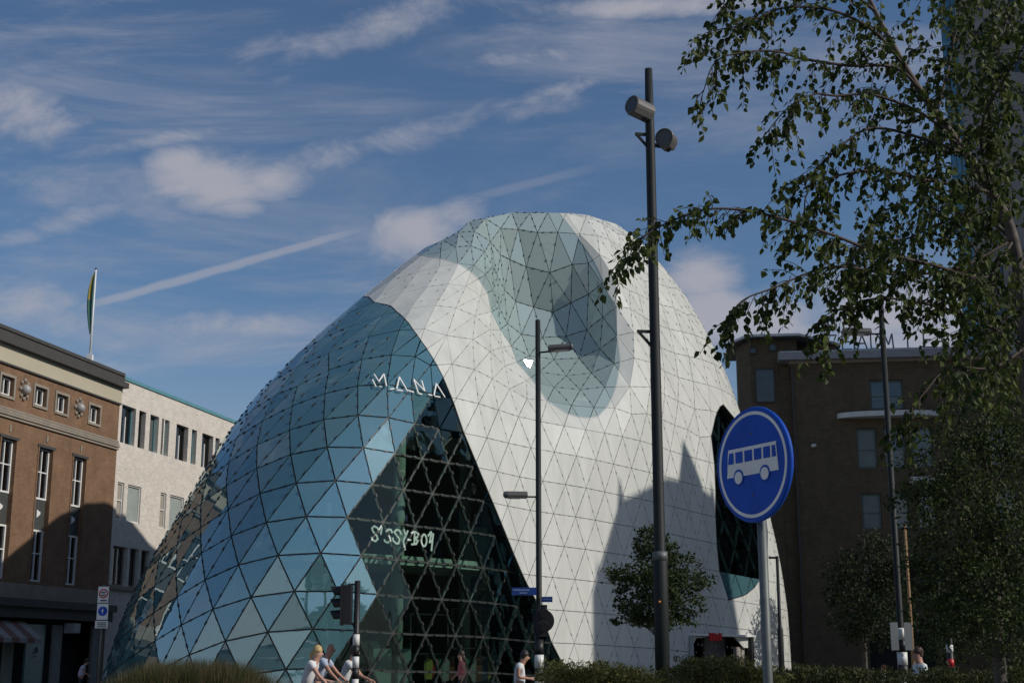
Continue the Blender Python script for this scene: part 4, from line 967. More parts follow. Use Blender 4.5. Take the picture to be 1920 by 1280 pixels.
def floodlight(root, c, ax, L, R):
    """cylindrical floodlight with a flat cut-away underside and a glazed front"""
    c = Vector(c); ax = Vector(ax).normalized(); side = ax.cross(UPZ).normalized(); up = side.cross(ax)
    prof = [(math.cos(a) * R, math.sin(a) * R) for a in [math.radians(t) for t in range(-30, 211, 20)]] + [(-R * 0.55, -R * 1.05), (R * 0.55, -R * 1.05)]
    mb = MB(); mb.prism([c - ax * L / 2 + side * a + up * b for a, b in prof], ax * L); h = mb.build('lamp_housing', M['lamp_grey'], root)
    mb = MB(); mb.prism([c + ax * (L / 2 + 0.002) + side * a * 0.78 + up * b * 0.78 for a, b in prof], ax * 0.01); mb.build('lens', mat('lens_grey_%d' % random.randint(0, 9999), (0.06, 0.065, 0.07), 0.2), h)
    mb = MB(); mb.torus(c + ax * (L / 2), ax, R * 0.95, 0.02, 20, 6); mb.build('rim', M['lamp_grey'], h)
    mb = MB(); mb.ball(c - up * R * 1.05 - ax * L * 0.2, 0.05, 8, 6); mb.build('knuckle', M['black'], h)
floodlight(ms, PX(1201, 204, 23.85), (-0.75, -0.6, 0.12), 0.44, 0.165)
floodlight(ms, PX(1250, 262, 24.12), (-0.35, -0.9, -0.1), 0.34, 0.165)
mb = MB(); a = PX(1201, 215, 23.95); mb.bar(a, p + UPZ * (a.z - 0.15), 0.06, 0.06); a = PX(1244, 275, 24.1); mb.bar(a, p + UPZ * a.z, 0.06, 0.06); mb.build('lamp_arm', M['pole'], ms)
mb = MB(); mb.ball(p + Vector((-0.04, -0.125, zat(1128, 24, 1237))), 0.022, 8, 6); mb.build('indicator', mat('indicator_orange', (0.7, 0.25, 0.03), 0.4), ms)

def luminaire(root, c, ax, L=0.62):
    c = Vector(c); ax = Vector(ax).normalized(); side = ax.cross(UPZ).normalized()
    mb = MB(); prof = [(math.cos(a) * 0.13, math.sin(a) * 0.10) for a in [math.radians(t) for t in range(0, 181, 20)]] + [(-0.11, -0.05), (0.11, -0.05)]
    mb.prism([c + side * a + UPZ * b for a, b in prof], ax * L); h = mb.build('luminaire', M['lamp_grey'], root)
    mb = MB(); mb.prism([c + ax * 0.14 + side * -0.09 - UPZ * 0.051, c + ax * 0.14 + side * 0.09 - UPZ * 0.051, c + ax * (L - .05) + side * 0.09 - UPZ * 0.051, c + ax * (L - .05) + side * -0.09 - UPZ * 0.051], (0, 0, -0.012)); mb.build('diffuser', M['sign_white'], h)
    mb = MB(); mb.ball(c + ax * (L + 0.02) + UPZ * 0.02, (0.06, 0.12, 0.08), 8, 6); mb.build('end_cap', M['galv'], h, True)

# lamp post with street-name plates and a signal disc
D2 = 31.0; p = gz(1011, D2); lp = empty('lamp_post', p, 'slim black lamp post with two lamps and blue street-name plates', 'lamp post', 'street lamps')
ztop = zat(600, D2, 1013)
mb = MB(); mb.tube([p + UPZ * 2.2, p + UPZ * 2.25, p + UPZ * ztop], [0.085, 0.066, 0.058], 16); mb.build('pole', M['pole'], lp, True)
mb = MB(); mb.tube([p, p + UPZ * 2.2], 0.095, 16); mb.build('pole_base', M['black'], lp, True)
stripes(lp, p, 0.103, 0.35, 2.03, 0.28)
za = zat(661, D2, 1020); mb = MB(); mb.bar(p + UPZ * za, p + Vector((0.28, 0, za + 0.03)), 0.035, 0.035); mb.build('lamp_arm', M['pole'], lp)
luminaire(lp, p + Vector((0.24, 0, za + 0.08)), (1, -0.1, 0.05), 0.5)
za = zat(931, D2, 1000); mb = MB(); mb.bar(p + UPZ * za, p + Vector((-0.3, 0, za)), 0.035, 0.035); mb.build('lamp_arm', M['pole'], lp)
luminaire(lp, p + Vector((-0.26, 0, za + 0.02)), (-1, -0.15, 0.0), 0.46)
def plate(root, px0, px1, py0, py1, d, lines):
    a = PX(px0, py1, d); b = PX(px1, py1, d - 0.1); mb = MB(); zt = PX(px0, py0, d).z; zb = a.z; n = Vector((0.1, -1, 0)).normalized()
    mb.prism([a, b, Vector((b.x, b.y, zt)), Vector((a.x, a.y, zt))], -n * 0.03); s_ = mb.build('street_plate', M['street_blue'], root)
    for k, (u0, u1, v) in enumerate(lines):
        mb = MB(); q = lambda u, w: a.lerp(b, u) + UPZ * ((zt - zb) * w) + n * 0.004
        mb.prism([q(u0, v - .1), q(u1, v - .1), q(u1, v + .1), q(u0, v + .1)], n * 0.002); mb.build('lettering', mat('plate_letter', (0.25, 0.35, 0.6), 0.5), s_)
plate(lp, 960, 1006, 1101, 1115, D2 - 0.1, ((0.05, 0.72, 0.68), (0.3, 0.62, 0.3))); plate(lp, 1016, 1036, 1118, 1128, D2 - 0.1, ((0.12, 0.88, 0.55),))
c = PX(1019, 1163, D2); mb = MB(); mb.prism([c + Vector((0.24 * math.cos(t), 0.05, 0.245 * math.sin(t))) for t in [2 * math.pi * k / 24 for k in range(24)]], (0, 0.03, 0)); mb.build('signal_backboard', M['black'], lp)
mb = MB(); mb.box(c.x - 0.12, c.x + 0.08, c.y - 0.12, c.y + 0.05, c.z - 0.34, c.z + 0.34); mb.build('signal_box', M['black'], lp)
for dz in (0.17, -0.12): mb = MB(); mb.tube([c + Vector((0.02, -0.12, dz)), c + Vector((0.02, -0.30, dz - 0.03))], [0.095, 0.10], 12); mb.build('visor', M['black'], lp)

# striped traffic light on the crossing
D3 = 30.0; p = gz(667, D3); tl = empty('traffic_light', p, 'traffic light seen side-on atop a black and white banded pole', 'traffic light')
zt = zat(1088, D3, 668); mb = MB(); mb.tube([p, p + UPZ * zt], 0.062, 14); mb.build('pole', M['black'], tl, True)
stripes(tl, p, 0.072, 0.1, zat(1186, D3, 668), 0.23)
hx = PX(651, 1132, D3); mb = MB(); mb.box(hx.x - 0.10, hx.x + 0.10, hx.y - 0.17, hx.y + 0.17, zat(1170, D3), zat(1097, D3)); hd = mb.build('signal_head', M['black'], tl)
mb = MB(); mb.box(hx.x - 0.115, hx.x - 0.10, hx.y - 0.28, hx.y + 0.28, zat(1172, D3), zat(1095, D3)); mb.build('backboard', M['black'], hd)
for py in (1108, 1131, 1153):
    z = zat(py, D3); mb = MB(); n = 14; o1 = []; o2 = []
    for k in range(n):
        t = math.radians(-30 + 240 * k / (n - 1)); o1.append((hx.x - 0.10, hx.y + 0.115 * math.cos(t), z + 0.115 * math.sin(t))); o2.append((hx.x - 0.30 - 0.06 * math.sin(t), hx.y + 0.115 * math.cos(t), z + 0.115 * math.sin(t) - 0.02))
    mb.add(o1 + o2, [(k, k + 1, n + k + 1, n + k) for k in range(n - 1)]); v_ = mb.build('visor', M['black'], hd); sm = v_.modifiers.new('t', 'SOLIDIFY'); sm.thickness = 0.006
    mb = MB(); mb.tube([(hx.x - 0.10, hx.y, z), (hx.x - 0.118, hx.y, z)], 0.10, 16); mb.build('lens', mat('lens_%d' % py, (0.05, 0.02, 0.02), 0.2), hd)
for py in (1095, 1169): mb = MB(); mb.bar((hx.x, hx.y, zat(py, D3)), (p.x, p.y, zat(py, D3)), 0.03, 0.03); mb.build('bracket', M['black'], tl)

# round blue bus sign near the camera
D4 = 7.3; c = PX(1411, 870, D4); p = Vector((c.x + 0.045, c.y + 0.05, 0)); sg = empty('bus_lane_sign', p, 'round blue sign with a white bus on a galvanised post', 'road sign')
fn = Vector((-0.873, -0.488, 0)).normalized(); fx = Vector((-fn.y, fn.x, 0)); fx = fx if fx.x > 0 else -fx
SR = 0.292
cir = lambda r, o, n=56: [c + fx * r * math.cos(2 * math.pi * k / n) + UPZ * r * math.sin(2 * math.pi * k / n) + fn * o for k in range(n)]
mb = MB(); mb.prism(cir(SR, -0.02), fn * 0.022); face = mb.build('sign_disc', M['sign_blue'], sg)
mb = MB(); mb.torus(c - fn * 0.012, fn, SR, 0.016, 56, 8); mb.build('rim', M['sign_blue'], face, True)
mb = MB(); o, i_ = cir(SR * 0.965, 0.003), cir(SR * 0.905, 0.003); n = len(o); mb.add(o + i_, [(k, (k + 1) % n, n + (k + 1) % n, n + k) for k in range(n)]); mb.build('white_ring', M['sign_white'], face)
q = lambda x, z, o=0.004: c + fx * x * SR * 1.05 + UPZ * z * SR * 1.08 + fn * o
def flat(name, pts, m_, o, par=face): mb = MB(); mb.prism([q(x, z, o) for x, z in pts], fn * 0.001); return mb.build(name, m_, par)
flat('bus_symbol', [(-0.70, -0.17), (0.70, -0.17), (0.68, 0.05), (0.655, 0.27), (0.67, 0.31), (-0.64, 0.31), (-0.67, 0.06), (-0.68, -0.1)], M['sign_white'], 0.004)
for (a, b) in ((-0.44, -0.24), (-0.19, 0.02), (0.07, 0.27), (0.32, 0.50)): flat('bus_window', [(a, 0.06), (b, 0.06), (b, 0.25), (a, 0.25)], M['sign_blue'], 0.0055)
flat('bus_window', [(-0.655, 0.06), (-0.49, 0.06), (-0.49, 0.25), (-0.61, 0.25)], M['sign_blue'], 0.0055); flat('bus_window', [(0.545, 0.06), (0.655, 0.06), (0.635, 0.25), (0.545, 0.25)], M['sign_blue'], 0.0055)
for x in (-0.37, 0.34):
    flat('bus_wheel', [(x + 0.135 * math.cos(2 * math.pi * k / 24), -0.18 + 0.135 * math.sin(2 * math.pi * k / 24)) for k in range(24)], M['sign_blue'], 0.0058)
    flat('bus_wheel', [(x + 0.105 * math.cos(2 * math.pi * k / 24), -0.19 + 0.105 * math.sin(2 * math.pi * k / 24)) for k in range(24)], M['sign_white'], 0.0072)
mb = MB(); mb.tube([p, p + UPZ * (c.z + 0.2)], 0.025, 14); mb.build('post', M['galv'], sg, True)
for bz in (-0.52, 0.52): mb = MB(); mb.ball(q(0.0, bz, 0.003), 0.006, 8, 5); mb.build('bolt', M['galv'], face, True)
for dz in (-0.15, 0.15): mb = MB(); mb.bar(c + UPZ * dz - fn * 0.025, p + UPZ * (c.z + dz), 0.05, 0.03); mb.build('clamp', M['galv'], sg)

# street lamp at the right, half hidden by the birch
D5 = 30.0; p = gz(1692, D5); l2 = empty('lamp_post', p, 'black lamp post with one lamp, half hidden by birch leaves at right', 'lamp post', 'street lamps')
zt = zat(560, D5, 1658); mb = MB(); mb.tube([p + UPZ * 2.1, p + UPZ * 2.15, p + UPZ * zt], [0.085, 0.068, 0.06], 14); mb.build('pole', M['pole'], l2, True)
mb = MB(); mb.tube([p, p + UPZ * 2.1], 0.10, 14); mb.build('pole_base', M['black'], l2, True); stripes(l2, p, 0.106, 0.5, 2.3, 0.26)
za = zat(626, D5, 1655); mb = MB(); mb.bar(p + UPZ * za, p + Vector((-0.3, 0, za)), 0.035, 0.035); mb.build('lamp_arm', M['pole'], l2)
luminaire(l2, p + Vector((-0.28, 0, za + 0.03)), (-1, -0.1, 0.0), 0.56)
for a, b in ((1672, 1683), (1698, 1709)): mb = MB(); q0, q1 = PX(a, 1218, D5 - 0.2), PX(b, 1166, D5 - 0.2); mb.box(q0.x, q1.x, q0.y, q0.y + 0.03, q0.z, q1.z); mb.build('notice_plate', mat('plate_grey', (0.22, 0.23, 0.23), 0.6), l2)
# slim dark posts and bollards
p = gz(1465, 47); sp = empty('slim_post', p, 'slim dark post standing before the white right end of the dome', 'post')
mb = MB(); mb.tube([p, p + UPZ * 2.6, p + UPZ * 2.7, p + UPZ * zat(1042, 47, 1456)], [0.10, 0.10, 0.06, 0.05], 12); mb.build('pole', M['pole'], sp, True); mb = MB(); q0 = p + UPZ * zat(1045, 47, 1456); mb.bar(q0 + Vector((-0.28, 0, 0)), q0 + Vector((0.05, 0, 0)), 0.05, 0.07); mb.build('arm', M['pole'], sp)
p = gz(1782, 31); sp = empty('banded_post', p, 'short red, black and white banded post at the lower right', 'post')
mb = MB(); mb.tube([p, p + UPZ * zat(1195, 31)], 0.07, 12); mb.build('pole', M['black'], sp, True)
for k, z in enumerate((1.2, 1.5, 1.8)): mb = MB(); mb.tube([p + UPZ * z, p + UPZ * (z + 0.16)], 0.075, 12); mb.build('band', M['sign_white'] if k != 1 else M['sign_red'], sp, True)
p = gz(1712, 44); sp = empty('timber_post', p, 'tall thin ochre timber post behind the right lamp post', 'post'); mb = MB(); mb.tube([p, p + UPZ * zat(985, 44, 1708)], [0.06, 0.045], 10); mb.build('shaft', mat('ochre_wood', (0.26, 0.15, 0.07), 0.8), sp, True)
mb = MB(); mb.tube([p + UPZ * zat(985, 44, 1708), p + UPZ * (zat(985, 44, 1708) + 0.06)], 0.055, 10); mb.build('cap', M['galv'], sp)
# zone sign by the brick shop
D6 = 50.5; p = gz(187, D6); zs = empty('zone_sign', p, 'white zone sign with red and blue discs beside the brick shop', 'road sign')
mb = MB(); mb.tube([p, p + UPZ * zat(1095, D6, 190)], 0.05, 12); mb.build('post', M['galv'], zs, True)
def rect(name, px0, px1, py0, py1, d, m_, par): a = PX(px0, py1, d); b = PX(px1, py0, d); mb = MB(); mb.box(a.x, b.x, a.y - 0.02, a.y, a.z, b.z); return mb.build(name, m_, par)
b1 = rect('board', 183, 205, 1099, 1129, D6 - 0.08, M['white_paint'], zs); b2 = rect('board', 181, 204, 1131, 1161, D6 - 0.08, M['white_paint'], zs); b3 = rect('board', 178, 203, 1163, 1177, D6 - 0.08, M['white_paint'], zs)
def disc(name, px, py, rp, d, m_, par, inner=0):
    c_ = PX(px, py, d); r = rp * d / FPX; mb = MB(); n = 24; o = [c_ + Vector((r * math.cos(2 * math.pi * k / n), 0, r * math.sin(2 * math.pi * k / n))) for k in range(n)]
    if inner: i2 = [c_ + (v - c_) * inner for v in o]; mb.add(o + i2, [(k, (k + 1) % n, n + (k + 1) % n, n + k) for k in range(n)])
    else: mb.add(o, [tuple(range(n))])
    return mb.build(name, m_, par)
disc('red_ring', 194, 1112, 8.5, D6 - 0.106, M['sign_red'], b1, 0.72); rect('glyph', 190, 198, 1109, 1111, D6 - 0.106, M['black'], b1); rect('glyph', 190, 198, 1114, 1116, D6 - 0.106, M['black'], b1); rect('caption', 188, 200, 1124, 1126, D6 - 0.106, M['black'], b1)
disc('blue_disc', 192.5, 1145, 8.5, D6 - 0.106, M['sign_blue'], b2); rect('glyph', 191.5, 193.5, 1140, 1150, D6 - 0.112, M['sign_white'], b2); rect('glyph', 190, 195, 1143, 1145, D6 - 0.114, M['sign_white'], b2)
for k in range(3): rect('caption', 182, 199, 1166 + 3.6 * k, 1167.2 + 3.6 * k, D6 - 0.106, M['black'], b3)

# ------------------------------------------------------------------ people and bicycles
def skinned(name, chains, m_, parent, xf, sub=1):
    """one continuous surface grown round connected joints; chains: lists of (key or xyz, radius)"""
    vs = []; rad = []; key = {}; ed = []
    for ch_ in chains:
        prev = None
        for (pt, r) in ch_:
            k = tuple(round(a, 4) for a in pt)
            if k not in key: key[k] = len(vs); vs.append(tuple(xf @ Vector(pt))); rad.append(r)
            if prev is not None and prev != key[k]: ed.append((prev, key[k]))
            prev = key[k]
    me = bpy.data.meshes.new(name); me.from_pydata(vs, ed, []); me.materials.append(m_); o = bpy.data.objects.new(name, me); COL.objects.link(o); set_parent(o, parent)
    mod = o.modifiers.new('Skin', 'SKIN'); mod.use_smooth_shade = True
    for i, r in enumerate(rad): d = me.skin_vertices[0].data[i]; d.radius = (r, r) if not isinstance(r, tuple) else r; d.use_root = (i == 0)
    s_ = o.modifiers.new('Sub', 'SUBSURF'); s_.levels = sub; s_.render_levels = sub
    return o
def person(label, loc, yaw, pose, shirt, legs, hairc, skin, height=1.75, hair='short', sleeves=0.45, shorts=False, group=None):
    """figure facing local +x; pose gives joint positions in metres for a 1.75 m body"""
    root = empty('person', loc, label, 'person', group); sc = height / 1.75
    xf = Matrix.Translation(Vector(loc)) @ Matrix.Rotation(yaw, 4, 'Z') @ Matrix.Scale(sc, 4)
    P_ = dict(pelvis=(0, 0, .95), waist=(0, 0, 1.10), chest=(0.0, 0, 1.32), neck=(0.0, 0, 1.47), head0=(.02, 0, 1.55), head1=(.035, 0, 1.66),
              shl=(0, .19, 1.42), shr=(0, -.19, 1.42), ell=(-.03, .25, 1.15), elr=(-.03, -.25, 1.15), hal=(.08, .25, .92), har=(.08, -.25, .92),
              hil=(0, .10, .90), hir=(0, -.10, .90), knl=(.02, .11, .50), knr=(.02, -.11, .50), anl=(0, .11, .09), anr=(0, -.11, .09), tol=(.14, .12, .04), tor=(.14, -.12, .04))
    P_.update(pose); V3 = lambda k: Vector(P_[k])
    body = [[(P_['pelvis'], .11), (P_['waist'], .105), (P_['chest'], .125), (P_['neck'], .055), (P_['head0'], .065), (P_['head1'], .094), (tuple(V3('head1') + Vector((0, 0, .09))), .06)],
            [(P_['head0'], .065), (tuple(V3('head1') + Vector((.105, 0, -.03))), .016)]]
    for s_ in 'lr':
        hand = V3('ha' + s_); el = V3('el' + s_); dr = (hand - el).normalized(); sd = Vector((0, 1 if s_ == 'l' else -1, 0)); nrm = dr.cross(sd)
        if nrm.length < .1: nrm = Vector((0, 0, 1))
        nrm.normalize(); pal = hand + dr * .07
        body.append([(P_['chest'], .125), (P_['sh' + s_], .062), (P_['el' + s_], .043), (P_['ha' + s_], .03), (tuple(pal), .03)])
        lat = dr.cross(nrm).normalized()
        for k, (o_, l_) in enumerate(((-.028, .075), (-.009, .088), (.010, .082), (.028, .062))):
            body.append([(tuple(pal), .03), (tuple(pal + lat * o_ + dr * l_ * .55), .0095), (tuple(pal + lat * o_ + dr * l_ * .9 + nrm * .02), .008)])
        body.append([(P_['ha' + s_], .03), (tuple(hand + lat * -.045 + dr * .045 + nrm * .015), .011), (tuple(hand + lat * -.055 + dr * .085 + nrm * .02), .009)])
        body.append([(P_['pelvis'], .11), (P_['hi' + s_], .085), (P_['kn' + s_], .056), (P_['an' + s_], .038), (P_['to' + s_], .035)])
    b = skinned('body', body, skin, root, xf)
    e = lambda a, b_, t: tuple(V3(a).lerp(V3(b_), t))
    sh = [[(tuple(V3('pelvis') + Vector((0, 0, .03))), (.155, .135)), (P_['waist'], (.150, .130)), (P_['chest'], (.175, .145)), (e('chest', 'neck', .75), .075)]]
    for s_ in 'lr': sh.append([(P_['chest'], (.175, .145)), (P_['sh' + s_], .085), (e('sh' + s_, 'el' + s_, max(.5, sleeves + .1)), .068)] + ([(P_['el' + s_], .058), (e('el' + s_, 'ha' + s_, .8), .045)] if sleeves > .9 else []))
    skinned('shirt', sh, shirt, root, xf)
    tr_ = [[(tuple(V3('pelvis') + Vector((0, 0, .06))), (.145, .125)), (tuple(V3('pelvis') - Vector((0, 0, .02))), (.15, .13))]]
    for s_ in 'lr': tr_.append([(tuple(V3('pelvis') - Vector((0, 0, .02))), (.15, .13)), (P_['hi' + s_], .105), (P_['kn' + s_], .075)] + ([] if shorts else [(e('kn' + s_, 'an' + s_, .92), .06)]))
    skinned('trousers', tr_, legs, root, xf)
    for s_ in 'lr': skinned('shoe', [[(P_['an' + s_], .05), (e('an' + s_, 'to' + s_, .5), .05), (tuple(V3('to' + s_) + Vector((.06, 0, 0))), .042)]], M['black'], root, xf)
    if hair != 'none':
        h1 = V3('head1'); mb = MB(); nu, nv = 14, 8
        bodyh = [(xf @ (h1 + Vector((-.022, 0, .022)) + Vector((.101 * math.sin(math.pi * j / nv * .55) * math.cos(2 * math.pi * i / nu), .092 * math.sin(math.pi * j / nv * .55) * math.sin(2 * math.pi * i / nu), .125 * math.cos(math.pi * j / nv * .55))))) for j in range(nv + 1) for i in range(nu)]
        mb.add(bodyh, [(j * nu + i, (j + 1) * nu + i, (j + 1) * nu + (i + 1) % nu, j * nu + (i + 1) % nu) for j in range(nv) for i in range(nu)])
        for (ox, oz, rx_, rz_) in ((-.038, .0, .078, .105),):
            b0_ = len(mb.v); mb.ball((0, 0, 0), (rx_, .086, rz_), 12, 8); mb.v[b0_:] = [tuple(xf @ (h1 + Vector((ox, 0, oz)) + Vector(v_))) for v_ in mb.v[b0_:]]
        ho = mb.build('hair', hairc, root, True); so_ = ho.modifiers.new('t', 'SOLIDIFY'); so_.thickness = .012
        if hair == 'ponytail': skinned('ponytail', [[(tuple(h1 + Vector((-.10, 0, .03))), .035), (tuple(h1 + Vector((-.16, 0, -.05))), .04), (tuple(h1 + Vector((-.15, 0, -.18))), .02)]], hairc, root, xf)
        if hair == 'long': skinned('hair_length', [[(tuple(h1 + Vector((-.05, 0, .03))), .085), (tuple(h1 + Vector((-.08, 0, -.12))), .09), (tuple(h1 + Vector((-.09, 0, -.26))), .06)]], hairc, root, xf)
    return root
def bicycle(label, loc, yaw, colour):
    root = empty('bicycle', loc, label, 'bicycle', 'bicycles on the road'); xf = Matrix.Translation(Vector(loc)) @ Matrix.Rotation(yaw, 4, 'Z') @ Matrix.Scale(1.05, 4); T_ = lambda *a: xf @ Vector(a)
    for x in (-.55, .55):
        mb = MB(); mb.torus(T_(x, 0, .34), xf.to_3x3() @ Vector((0, 1, 0)), .33, .02, 28, 6); w = mb.build('wheel', M['black'], root, True)
        mb = MB()
        for k in range(9): a = math.pi * k / 9; mb.bar(T_(x + .32 * math.cos(a), 0, .34 + .32 * math.sin(a)), T_(x - .32 * math.cos(a), 0, .34 - .32 * math.sin(a)), .004, .004)
        mb.build('spokes', M['galv'], w)
    mb = MB()
    for a, b in (((-.55, 0, .34), (-.1, 0, .30)), ((-.1, 0, .30), (-.25, 0, .82)), ((-.55, 0, .34), (-.22, 0, .75)), ((-.1, 0, .30), (.42, 0, .72)), ((-.2, 0, .68), (.40, 0, .80)), ((.38, 0, .9), (.55, 0, .34))): mb.tube([T_(*a), T_(*b)], .018, 8)
    mb.build('frame', colour, root, True)
    mb = MB(); mb.tube([T_(.38, 0, .88), T_(.35, 0, 1.08), T_(.38, .12, 1.10), T_(.30, .29, 1.07), T_(.20, .30, 1.06)], .013, 8); mb.tube([T_(.35, 0, 1.08), T_(.38, -.12, 1.10), T_(.30, -.29, 1.07), T_(.20, -.30, 1.06)], .013, 8); mb.build('handlebar', M['galv'], root, True)
    mb = MB(); mb.ball(T_(-.27, 0, .87), (.14, .10, .05), 10, 6); mb.build('saddle', M['black'], root, True)
    mb = MB(); mb.bar(T_(-.12, .11, .18), T_(-.08, .11, .42), .02, .02); mb.bar(T_(-.16, .17, .18), T_(-.08, .17, .18), .09, .02); mb.bar(T_(-.12, -.17, .42), T_(-.04, -.17, .42), .09, .02); mb.build('crank', M['galv'], root)
    return root
RIDE = dict(pelvis=(-.26, 0, 1.0), waist=(-.22, 0, 1.15), chest=(-.12, 0, 1.38), neck=(-.06, 0, 1.53), head0=(-.02, 0, 1.61), head1=(.01, 0, 1.72), shl=(-.10, .19, 1.47), shr=(-.10, -.19, 1.47), ell=(.08, .27, 1.24), elr=(.08, -.27, 1.24), hal=(.24, .29, 1.10), har=(.24, -.29, 1.10),
            hil=(-.24, .10, .95), hir=(-.24, -.10, .95), knl=(.12, .12, .62), knr=(.16, -.12, .80), anl=(-.12, .14, .26), anr=(-.04, -.14, .48), tol=(.02, .14, .22), tor=(.10, -.14, .44))
cl = lambda n, c_: mat(n, c_, 0.85, var=0.1, scale=14)
def at(px, d): p_ = gz(px, d); p_.z = 0.06 if 26 < d < 36 else (0.17 if d < 44 else 0.0); return p_
bicycle('bicycle ridden by the blonde woman in a white tee', at(597, 29.2), -.12, M['black'])
person('blonde woman with ponytail in a white tee cycling', at(597, 29.2), -.12, dict(RIDE, head1=(.0, 0, 1.69), ell=(-.10, .25, 1.18)), cl('tee_white', (.72, .70, .70)), cl('dark_skirt', (.03, .03, .035)), mat('hair_blonde', (.52, .36, .16), .6), M['skin2'], 1.80, 'ponytail', .4, group='cyclists crossing in front of the dome')
bicycle('bicycle ridden by the bald man in pale blue', at(619, 30.2), -.12, M['galv'])
person('bald man in pale blue polo and grey shorts cycling', at(619, 30.2), -.12, RIDE, cl('polo_blue', (.42, .47, .58)), cl('shorts_grey', (.20, .20, .21)), M['black'], M['skin'], 1.86, 'none', .45, True, 'cyclists crossing in front of the dome')
bicycle('bicycle just behind the banded traffic light pole', at(665, 31.6), -.1, M['black'])
person('cyclist in white tee half hidden by the banded traffic light pole', at(665, 31.6), -.1, dict(RIDE, elr=(.12, -.28, 1.24), har=(.42, -.34, 1.12), ell=(.1, .27, 1.2)), cl('tee_white2', (.68, .68, .68)), cl('jeans_pale', (.22, .28, .38)), mat('hair_brown', (.07, .04, .025), .6), M['skin'], 1.80, 'short', .45, group='cyclists crossing in front of the dome')
WALK = dict(knl=(.16, .10, .52), anl=(.24, .10, .12), tol=(.38, .10, .10), knr=(-.06, -.10, .50), anr=(-.26, -.10, .14), tor=(-.14, -.1, .06), ell=(-.14, .24, 1.18), hal=(-.04, .24, .95), elr=(.08, -.24, 1.17), har=(.24, -.22, 1.0))
person('long-haired woman in a pink top walking past the dark glass', at(866, 42.0), math.pi, WALK, cl('top_pink', (.45, .13, .14)), cl('trousers_black', (.025, .025, .028)), mat('hair_dark', (.03, .018, .014), .6), M['skin'], 1.70, 'long', .2)
person('man in white tee looking down at his phone by the lamp post', at(974, 33.5), -.05, dict(neck=(.05, 0, 1.46), head0=(.10, 0, 1.53), head1=(.14, 0, 1.62), ell=(-.02, .25, 1.16), elr=(-.02, -.25, 1.16), hal=(.24, .12, 1.12), har=(.24, -.12, 1.12)), cl('tee_white3', (.74, .74, .76)), cl('trousers_brown', (.08, .05, .04)), mat('hair_black', (.02, .016, .014), .6), M['skin'], 1.80, 'short', .4)
ph = empty('phone', gz(974, 33.5) + Vector((.33, -.02, 1.25)), 'small pale phone held by the man in white tee', 'phone'); mb = MB(); mb.box(*[a + b for a, b in zip((gz(974, 33.5).x,) * 2, (.27, .40))], 33.5 - .05, 33.5 + .03, 1.235, 1.25); mb.build('case', M['sign_white'], ph)
person('man in white polo facing left beside the right lamp post', at(1724, 29.0), math.pi + .1, dict(WALK, ell=(.0, .24, 1.15), hal=(.16, .22, 1.0)), cl('polo_white', (.70, .74, .72)), cl('jeans_dark', (.03, .035, .05)), mat('hair_chestnut', (.06, .03, .018), .6), M['skin'], 1.80, 'short', .45)
person('distant figure in white shirt and dark trousers at the brick shopfront', at(154, 56.0), .3, dict(chest=(.06, 0, 1.30), neck=(.12, 0, 1.43), head0=(.17, 0, 1.5), head1=(.21, 0, 1.59), shl=(.06, .19, 1.40), shr=(.06, -.19, 1.40), hal=(.3, .2, 1.05), har=(.3, -.2, 1.05), ell=(.12, .25, 1.18), elr=(.12, -.25, 1.18)), cl('shirt_lilac', (.55, .55, .66)), cl('trousers_dark2', (.02, .02, .022)), mat('hair_black2', (.02, .016, .014), .6), M['skin'], 1.72, 'short', .5)
bp_ = person('dark-haired person with navy backpack straps at the side entrance', at(1300, 55.0), 2.6, {}, cl('shirt_white4', (.55, .58, .62)), cl('jeans2', (.04, .05, .08)), mat('hair_black3', (.02, .016, .014), .6), M['skin'], 1.74, 'short', .5)
b0 = gz(1300, 55.0); bk_ = empty('backpack', b0 + Vector((0, .12, 1.05)), 'navy backpack worn by the person at the side entrance', 'backpack'); nav = cl('navy_cloth', (.015, .02, .06))
mb = MB(); mb.prism([b0 + Vector((x, .13, z)) for x, z in ((-.15, 1.02), (.15, 1.02), (.16, 1.3), (.13, 1.43), (.06, 1.48), (-.06, 1.48), (-.13, 1.43), (-.16, 1.3))], (0, .17, 0)); mb.build('bag', nav, bk_)
mb = MB(); mb.prism([b0 + Vector((x, .30, z)) for x, z in ((-.11, 1.06), (.11, 1.06), (.11, 1.22), (-.11, 1.22))], (0, .06, 0)); mb.build('pocket', nav, bk_)
for sx in (-.11, .11): mb = MB(); mb.tube([b0 + Vector((sx, .13, 1.42)), b0 + Vector((sx, -.02, 1.50)), b0 + Vector((sx, -.17, 1.36)), b0 + Vector((sx * 1.2, -.12, 1.14)), b0 + Vector((sx * 1.3, .13, 1.06))], .022, 6); mb.build('strap', nav, bk_)
person('small figure with dark hair left of the side entrance', at(1283, 56.0), 2.8, {}, cl('shirt_brown', (.18, .13, .10)), cl('jeans3', (.04, .05, .08)), mat('hair_black4', (.02, .016, .014), .6), M['skin'], 1.58, 'short', .5)
person('red-haired figure in white shirt far behind the right lamp post', at(1657, 46.0), 2.6, WALK, cl('shirt_white5', (.62, .62, .62)), cl('trousers3', (.03, .03, .03)), mat('hair_red', (.20, .06, .02), .6), M['skin'], 1.45, 'short', .6)
person('shopper in grey top standing inside behind the dark glass', at(930, 53.0), 2.9, {}, cl('top_grey', (.22, .22, .24)), cl('trousers4', (.25, .25, .26)), mat('hair_brown2', (.05, .03, .02), .6), M['skin'], 1.70, 'short', .6)

